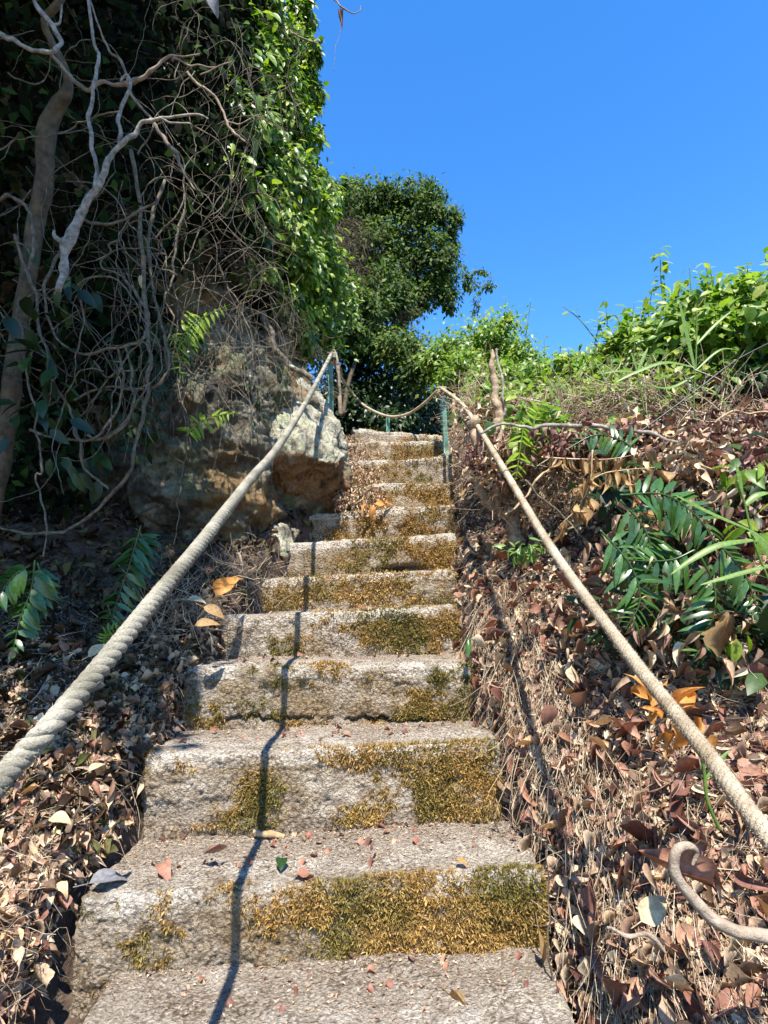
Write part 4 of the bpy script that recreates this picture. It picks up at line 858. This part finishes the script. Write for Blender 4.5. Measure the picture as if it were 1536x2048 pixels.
RF = [([(1240, 1000), (1290, 1060), (1310, 1140), (1300, 1220)], 1.52, .10, 19, .8, .1), ([(1240, 990), (1330, 990), (1400, 1040), (1440, 1110)], 1.50, .10, 18, .8, .2), ([(1200, 1060), (1260, 1130), (1280, 1200), (1250, 1260)], 1.46, .10, 17, .8, .1), ([(1390, 1100), (1340, 1120), (1260, 1120), (1210, 1100)], 1.50, .105, 17, .8, .1), ([(1400, 1110), (1430, 1180), (1420, 1260), (1380, 1330)], 1.42, .095, 16, .8, .1), ([(1430, 1080), (1490, 1150), (1520, 1240)], 1.4, .085, 15, .8, .2), ([(1270, 900), (1240, 880), (1190, 870), (1130, 900)], 1.9, .08, 14, .8, .3)]
fern('big glossy dark fern spreading in the hollow of the right bank', RF, 'fern_dark')
# ---------------------------------------------------------------- right bank growth
n = 3000; mb = MB(); p, o_, _, _ = blob_points([(965, 870, 35, 55, 3.1, .08), (1070, 830, 80, 40, 2.9, .12), (1180, 830, 100, 45, 2.6, .12), (1300, 800, 90, 50, 2.4, .15), (1110, 900, 50, 60, 2.4, .1), (1030, 960, 35, 50, 2.6, .06), (1430, 850, 70, 40, 2.1, .15), (950, 800, 30, 40, 3.6, .15)], n, 60, .35)
sticks(mb, p, rdir(len(p))+np.array([-.2, 0, -.2]), rdir(len(p)), rng.uniform(.06, .28, len(p)), rng.uniform(.0018, .005, len(p)), .3); tag(mb.build('dry_brush', M['straw']), kind='stuff')
n = 7500; mb = MB(); p, o_, _, _ = blob_points([(1180, 900, 90, 40, 2.15, .12), (1420, 950, 110, 60, 1.9, .12), (1490, 1080, 60, 70, 1.75, .08), (1300, 870, 100, 30, 2.1, .12), (1450, 880, 90, 35, 2.0, .12), (1000, 920, 50, 60, 2.5, .1), (960, 880, 30, 60, 3.0, .1), (1080, 830, 90, 30, 2.9, .1)], n, 30, .3)
k = len(p); zi = rng.integers(0, 5, k); red = fbm(p, 4, 2)+.35*sstep(1.0, 1.5, p[:, 0])+rng.normal(0, .15, k) > .12; sz = rng.uniform(.016, .048, k)
for mk_, sel in (('creeper', red), ('litter', ~red)):
    mb = MB()
    for z_ in range(5):
        w_ = sel & (zi == z_)
        if w_.any(): scatter(mb, DRY[z_], p[w_], basis(rdir(w_.sum())+np.array([0, 0, -.9]), np.array([0, -.6, .6])+rdir(w_.sum())*.7), sz[w_])
    tag(mb.build('dead_creeper', M[mk_], smooth=False), kind='stuff')
foliage('low_plants', 'thin bright green leaves threaded through the dry brush on the crest of the right bank', 'undergrowth', [(1000, 800, 60, 40, 3.1, .15), (1100, 800, 70, 35, 2.9, .15), (1220, 800, 70, 35, 2.6, .15), (1330, 800, 60, 40, 2.4, .15), (1450, 760, 60, 40, 2.3, .12), (1250, 870, 60, 25, 2.2, .1), (1080, 860, 50, 40, 2.3, .08)], 4200, (.03, .065), LF_MID, 'leaf_yellow', 14, .25, False)
foliage('undergrowth', 'dark green leaves crowding the hollow around the glossy fern', 'undergrowth', [(1200, 980, 60, 60, 1.85, .1), (1330, 1000, 90, 60, 1.85, .1), (1400, 1250, 90, 70, 1.6, .1), (1500, 1300, 60, 60, 1.5, .1), (1250, 1240, 50, 50, 1.75, .08), (1500, 1000, 60, 70, 1.75, .1)], 420, (.05, .10), LF_MID, 'leaf_dark', 20, .3, False)
foliage('seedling', 'young yellow leaves on thin stems behind the right rope', 'seedling', [(1050, 800, 25, 14, 2.6, .05), (1070, 855, 50, 25, 2.3, .06), (920, 825, 25, 20, 3.3, .05), (1090, 770, 20, 12, 2.8, .05)], 46, (.05, .085), LF_FINE, 'leaf_bright', 8, .35, True, tw=.002)
foliage('seedling', 'low bright seedling at the lip of the right bank beside the rope', 'seedling', [(1060, 1095, 28, 18, 1.85, .04), (1035, 1110, 20, 14, 1.85, .04)], 60, (.03, .055), PIN, 'grass', 10, .4, True, tw=.0015)
foliage('seedling', 'green leafy sprig at the right frame edge above the dead creeper', 'seedling', [(1500, 930, 40, 25, 1.6, .05), (1520, 1060, 25, 40, 1.5, .05), (1450, 1260, 30, 10, 1.4, .03)], 26, (.06, .09), LF_FINE, 'leaf_yellow', 8, .35, True, tw=.002)
def hang_leaves(label, pts, d, n, s, mk, seed=0):
    q = resample(PP(pts, d), 50); e = empty('dead_sprig', tuple(q[0]), label, 'dead leaves')
    mb = MB(); tube(mb, q, np.linspace(.0028, .0012, 50), 5); mb.build('stem', M['orange_wood'], e)
    i = np.linspace(4, 49, n).astype(int); p = q[i]+rng.normal(0, .006, (n, 3)); mb = MB()
    dr = np.array([0, 0, -1.])+rng.normal(0, .28, (n, 3)); R = basis(dr, np.array([0, -1., 0])+rng.normal(0, .7, (n, 3))); sz = rng.uniform(s*.5, s*.85, n); sz = np.stack([sz*.7, sz, sz*1.3], -1)
    for k in range(3):
        mm = np.arange(n) % 3 == k; scatter(mb, DRY[[0, 2, 4][k]], p[mm], R[mm], sz[mm])
    mb.build('leaves', M[mk], e, smooth=False); return e
hang_leaves('upper row of curled tan dead leaves hanging from a thin stem on the right bank', [(1090, 915), (1150, 918), (1220, 918), (1290, 905)], 1.75, 15, .075, 'tan_leaf')
hang_leaves('middle spray of curled tan dead leaves hanging over the glossy fern', [(1150, 985), (1200, 950), (1250, 940), (1310, 935)], 1.68, 18, .08, 'tan_leaf')
hang_leaves('lower drooping spray of tan dead leaves ending left of the glossy fern', [(1185, 900), (1180, 960), (1160, 1010), (1120, 1050)], 1.66, 17, .075, 'tan_leaf')
hang_leaves('drooping spray of tan dead leaves just above the glossy fern', [(1255, 940), (1265, 985), (1275, 1030), (1262, 1060)], 1.66, 14, .07, 'tan_leaf')
hang_leaves('tan dead leaves draped near the right frame edge above the purple creeper', [(1400, 930), (1430, 940), (1470, 950), (1490, 965)], 1.75, 10, .06, 'tan_leaf')
hang_leaves('two long curled tan leaves hanging in the lower shade of the right bank', [(1440, 1225), (1452, 1222), (1468, 1224)], 1.35, 3, .11, 'tan_leaf')
branch('long bleached stem lying diagonally across the upper right bank', [(960, 868), (1010, 848), (1060, 858), (1120, 850), (1190, 852), (1280, 864), (1360, 888), (1450, 912), (1560, 930)], 1.95, [2, 3, 3, 4, 4.5, 4, 4, 3.5, 3])
branch('thin black cable rising to the right over the bank', [(1282, 862), (1340, 820), (1400, 775), (1470, 722), (1550, 680)], 1.95, [1.4]*5, 'cable', name='cable', cat='cable', lump=0)
branch('reddish thin stem with withered leaves crossing the right bank', [(1400, 868), (1450, 834), (1480, 828), (1560, 828)], 1.9, [2, 2, 2, 2], 'orange_wood')
branch('broken dead stump trunk leaning beside the right rope with a bent green root', [(985, 702), (988, 740), (990, 790), (992, 840), (990, 890), (988, 940), (1000, 985), (1020, 1030), (1040, 1085)], 2.62, [3, 7, 9, 10, 12, 13, 14, 17, 15], 'stump', name='stump', cat='dead trunk', n=120,
   kids=[([(984, 720), (982, 700)], [4, 1.5]), ([(992, 950), (1000, 900), (1003, 850), (1002, 790)], [7, 6, 5, 3])])
branch('second thicker root stub leaning left of the dead stump trunk', [(952, 835), (958, 880), (962, 930), (965, 975), (985, 1005), (1015, 1020)], 2.66, [8, 11, 12, 13, 14, 12], 'stump', name='stump', cat='dead trunk')
branch('thin pale upright cane right beside the dead stump trunk', [(993, 698), (1000, 745), (1004, 790), (1010, 830)], 2.6, [2.5, 3, 3, 3], 'branch_pale', name='cane', cat='cane')
branch('short orange cut cane standing right of the right green post', [(908, 788), (908, 820), (906, 860)], 3.8, [3.5, 3.5, 4], 'orange_wood', name='cane', cat='cane')
branch('curved pale woody vine looping out of the leaf litter at the lower right', [(1385, 1730), (1392, 1700), (1372, 1688), (1352, 1698), (1348, 1728), (1362, 1762), (1390, 1800), (1425, 1836), (1465, 1858), (1510, 1868), (1590, 1888)], .98, [2.5, 5, 7.5, 9, 9.5, 10, 10.5, 11, 11, 11.5, 12], 'woody', name='woody_vine', cat='vine', n=200, lump=.07)
branch('diagonal dead stick crossing behind the lower part of the right rope', [(1010, 1030), (1080, 960), (1110, 915)], 2.0, [2, 2.5, 2], 'orange_wood', name='stick', cat='stick')
branch('long thin stick slanting down left from the dark hollow', [(1050, 960), (1130, 1040), (1230, 1150)], 1.8, [1.8, 2, 1.8], 'vine', name='stick', cat='stick')
branch('dry twisted stalk lying in the litter below the woody vine', [(1215, 1855), (1260, 1872), (1310, 1880), (1335, 1905)], .95, [2, 4, 5, 2], 'woody', name='stick', cat='stick')
# grass with long blades
def blade_mb(mb, q, w):
    T, Nn, B = frames(q); s = np.cross(T, np.array([0, -.8, .6])); s /= np.linalg.norm(s, axis=1)[:, None]
    n = len(q); ww = (w*np.sin(np.pi*np.linspace(.12, 1, n))**.6)[:, None]
    V = np.stack([q-s*ww, q+np.cross(s, T)*ww*.35, q+s*ww], 1).reshape(-1, 3); mb.add(V, [gridfaces(n, 3)])
def grass(label, stem, d, blades):
    e = empty('tall_grass', tuple(P(stem[0][0], stem[0][1], d)), label, 'grass')
    mb = MB(); tube(mb, resample(PP(stem, d), 40), .0028, 5); mb.build('stem', M['grass'], e)
    for b, w in blades:
        mb = MB(); blade_mb(mb, resample(PP(b, d), 24), w); mb.build('blade', M['grass'], e)
grass('tall grass stalk rising straight in front of the large right bush', [(1398, 860), (1388, 810), (1392, 720), (1394, 620)], 2.0, [([(1390, 740), (1372, 660), (1358, 600)], .008), ([(1392, 735), (1330, 725), (1270, 745), (1230, 765)], .009), ([(1392, 750), (1340, 775), (1290, 770)], .006), ([(1392, 770), (1430, 785), (1465, 825)], .007), ([(1392, 690), (1430, 650), (1465, 620)], .006), ([(1392, 740), (1440, 700), (1480, 700)], .005)])
grass('grass stalk with spread blades on the crest left of the tall grass stalk', [(1292, 850), (1285, 800), (1275, 745)], 2.1, [([(1275, 745), (1240, 742), (1195, 748)], .006), ([(1275, 745), (1285, 720), (1296, 695)], .007), ([(1275, 745), (1268, 720), (1262, 705)], .005)])
grass('bright long bladed grass at the right frame edge beside the glossy fern', [(1550, 1190), (1510, 1090), (1490, 1010), (1475, 960)], 1.3, [([(1500, 1060), (1430, 1030), (1380, 1005), (1350, 990)], .006), ([(1505, 1080), (1440, 1090), (1390, 1115), (1340, 1150)], .008), ([(1500, 1060), (1530, 1090), (1545, 1130)], .012), ([(1490, 1010), (1515, 990), (1540, 985)], .008), ([(1485, 990), (1478, 950), (1470, 925)], .005), ([(1540, 1130), (1470, 1150), (1400, 1170)], .006)])
grass('grass stems rising through the litter by the lower right rope', [(1440, 1660), (1415, 1600), (1408, 1540), (1400, 1470)], .95, [([(1410, 1560), (1440, 1520), (1460, 1500)], .003)])
# single big leaves
def leaf(label, px, py, d, L, mk, dirv, up=(0, -.5, 1), w=1.0, t=None, name='fallen_leaf', snap=None):
    mb = MB(); c = P(px, py, d); v = np.array([dirv], float)
    pos = c-v[0]/np.linalg.norm(v[0])*L*.5
    T_ = t or LF_FINE; scatter(mb, T_, np.array([pos]), basis(v, np.array([up], float)), np.array([[L*w, L, L]])); q = np.array([pos, pos-v[0]/np.linalg.norm(v[0])*L*.35+np.array([0, 0, .004])])
    o = mb.build(name, M[mk]); tag(o, label, 'leaf')
    mb = MB(); tube(mb, resample(q, 5), L*.012+.0003, 4); mb.build('stalk', M[mk], o); return o
FN = leaf_t(.6, .25, .25, 8, .2, .02)
leaf('grey crumpled leaf on the left end of the lowest full tread', 222, 1752, 1.53, .10, 'grey_leaf', (.8, .5, .1), (0, -.3, 1), 1.0, FN)
leaf('small dark green leaf lying on the second tread right of the rope shadow', 563, 1722, 1.56, .045, 'leaf_dark', (0.1, -1, .1), (0, 0, 1), 1.3, FN)
leaf('reddish curled leaf on the lower tread near the left', 330, 1730, 1.57, .06, 'litter_red', (.6, -.5, .2), (0, 0, 1), 1.2, DRY[1])
leaf('brown rolled leaf standing on the lower tread left of the rope shadow', 405, 1705, 1.58, .065, 'litter_red', (.2, -.9, .5), (1, 0, .4), .8, DRY[4])
leaf('crumpled red leaf in the middle of the lower tread', 612, 1745, 1.52, .06, 'litter_red', (.8, .2, .1), (0, 0, 1), 1.3, DRY[3])
leaf('flat tan leaf on the lower tread near the nose right of centre', 775, 1760, 1.50, .05, 'litter_red', (1, .2, .02), (0, 0, 1), .7, DRY[0])
leaf('small orange leaf near the right end of the lower tread', 925, 1722, 1.52, .035, 'orange', (.7, -.4, .02), (0, 0, 1), 1.0, FN)
leaf('tan leaf resting against the right end of the lowest riser', 1085, 1905, 1.40, .085, 'tan_leaf', (.1, -.3, -1), (0, -1, .2), .6, DRY[2])
leaf('thin curled tan leaf on the bottom tread right of centre', 925, 2010, 1.30, .08, 'tan_leaf', (.6, -.8, 0), (0, 0, 1), .45, DRY[2])
leaf('cream leaf lying in the litter left of the lower steps', 120, 1635, 1.40, .055, 'cream', (.9, -.2, .1), (0, -.4, 1), 1.2, FN)
leaf('upright orange leaf in the shade left of the middle steps', 450, 1165, 2.25, .13, 'orange', (.5, 0, .8), (0, -1, .3), .9, DRY[1])
leaf('pale cream leaf below the upright orange leaf', 393, 1198, 2.1, .075, 'cream', (.9, 0, .1), (0, -.6, 1), 1.0, FN)
leaf('first of the yellow tan leaves beside the left end of the third riser', 430, 1222, 2.05, .09, 'tan_leaf', (.9, 0, -.3), (0, -.8, .7), .9, FN)
leaf('lower yellow tan leaf tucked beside the left end of the third riser', 415, 1245, 2.0, .09, 'tan_leaf', (.8, .1, .2), (0, -.8, .7), .8, FN)
leaf('yellowish leaf lying behind the left rope', 195, 1298, 1.72, .07, 'cream', (.6, 0, .5), (0, -.9, .7), 1.0, FN)
leaf('bright yellow leaf on the litter left of the second riser', 196, 1530, 1.38, .045, 'cream', (.4, .5, .3), (0, -.5, 1), 1.0, FN)
leaf('dark red heart shaped leaf lying on the right litter slope', 1098, 1433, 1.42, .06, 'litter_red', (0.2, .1, -1), (0, -.8, .6), 1.5, FN)
leaf('large dark red curled leaf below the right rope', 1310, 1735, 1.03, .10, 'litter_red', (.7, .3, -.7), (.2, -.7, .6), .7, DRY[4])
leaf('big pale yellow torn leaf near the woody vine', 1310, 1815, 1.0, .065, 'cream', (.7, 0, .6), (0, -.8, .7), 1.1, DRY[3])
leaf('small green pointed leaf beside the right end of the third riser', 937, 1292, 2.05, .07, 'fern_dark', (0.15, 0, 1), (0, -1, .2), .6, FN)
leaf('round striped leaf hanging beside the dead stump trunk', 980, 862, 2.5, .10, 'fern_dark', (.1, 0, -1), (0, -1, .2), 1.1, FN, name='hanging_leaf')
leaf('curled cream leaf standing behind the right edge of the upper steps', 930, 970, 3.0, .13, 'tan_leaf', (.3, 0, 1), (0, -1, .2), .8, DRY[2])
leaf('large bluish leaf hanging into the frame at the very top', 425, 0, 1.6, .09, 'grey_leaf', (.3, 0, -1), (0, -1, 0), .9, FN, name='hanging_leaf')
leaf('small pale leaf dangling in the tangle above the bright fern', 281, 562, 2.0, .05, 'cream', (-.1, 0, -1), (0, -1, 0), .6, FN, name='hanging_leaf')
leaf('curled brown leaf dangling on the twig against the sky', 682, 28, 2.0, .05, 'litter_red', (.1, 0, -1), (0, -1, 0), .9, DRY[1], name='hanging_leaf')
def cluster(label, items, mk, cat='leaf cluster', name='leaf_cluster'):
    e = empty(name, tuple(P(*items[0][:3])), label, cat)
    for (px, py, d, L, dv) in items:
        mb = MB(); v = np.array([dv], float); pos = P(px, py, d)
        scatter(mb, DRY[int(rng.integers(0, 4))], np.array([pos]), basis(v, np.array([[.1, -.8, .6]])+rng.normal(0, .5, (1, 3))), np.array([[L, L, L]])); mb.build('leaf', M[mk], e)
    return e
cluster('bright orange dead leaf cluster behind the lower right rope', [(1335+rng.normal(0, 28), 1430+rng.normal(0, 22), 1.16+rng.normal(0, .02), rng.uniform(.04, .068), tuple(rng.normal(0, 1, 3)+np.array([0, -.2, .2]))) for _ in range(15)]+[(1345, 1450, 1.14, .09, (.6, 0, -.8)), (1400, 1500, 1.12, .08, (.9, .1, 0))], 'orange')
cluster('bright orange leaves lying over the nose of the step beside the boulder', [(735, 1010, 3.33, .07, (-.5, -.3, -.5)), (745, 1012, 3.33, .08, (0, -.4, -.7)), (750, 1008, 3.34, .08, (.8, 0, .1)), (770, 1005, 3.36, .07, (.9, .1, .25))], 'orange')
branch('short brown stick lying across the tread beside the rope shadow', [(508, 1664), (545, 1668), (572, 1672)], 1.76, [4, 6, 5], 'orange_wood', name='stick', cat='stick')
branch('dark thin stalk leaning on the lower right riser ends', [(978, 1625), (992, 1660), (1010, 1690)], 1.70, [1.5, 1.5, 1.2], 'twig', name='stick', cat='stick')
branch('thin dark stalk standing in front of the right end of the lowest riser', [(1092, 1700), (1094, 1780), (1098, 1850), (1102, 1960)], 1.36, [1.2, 1.5, 1.5, 1.5], 'twig', name='stick', cat='stick')
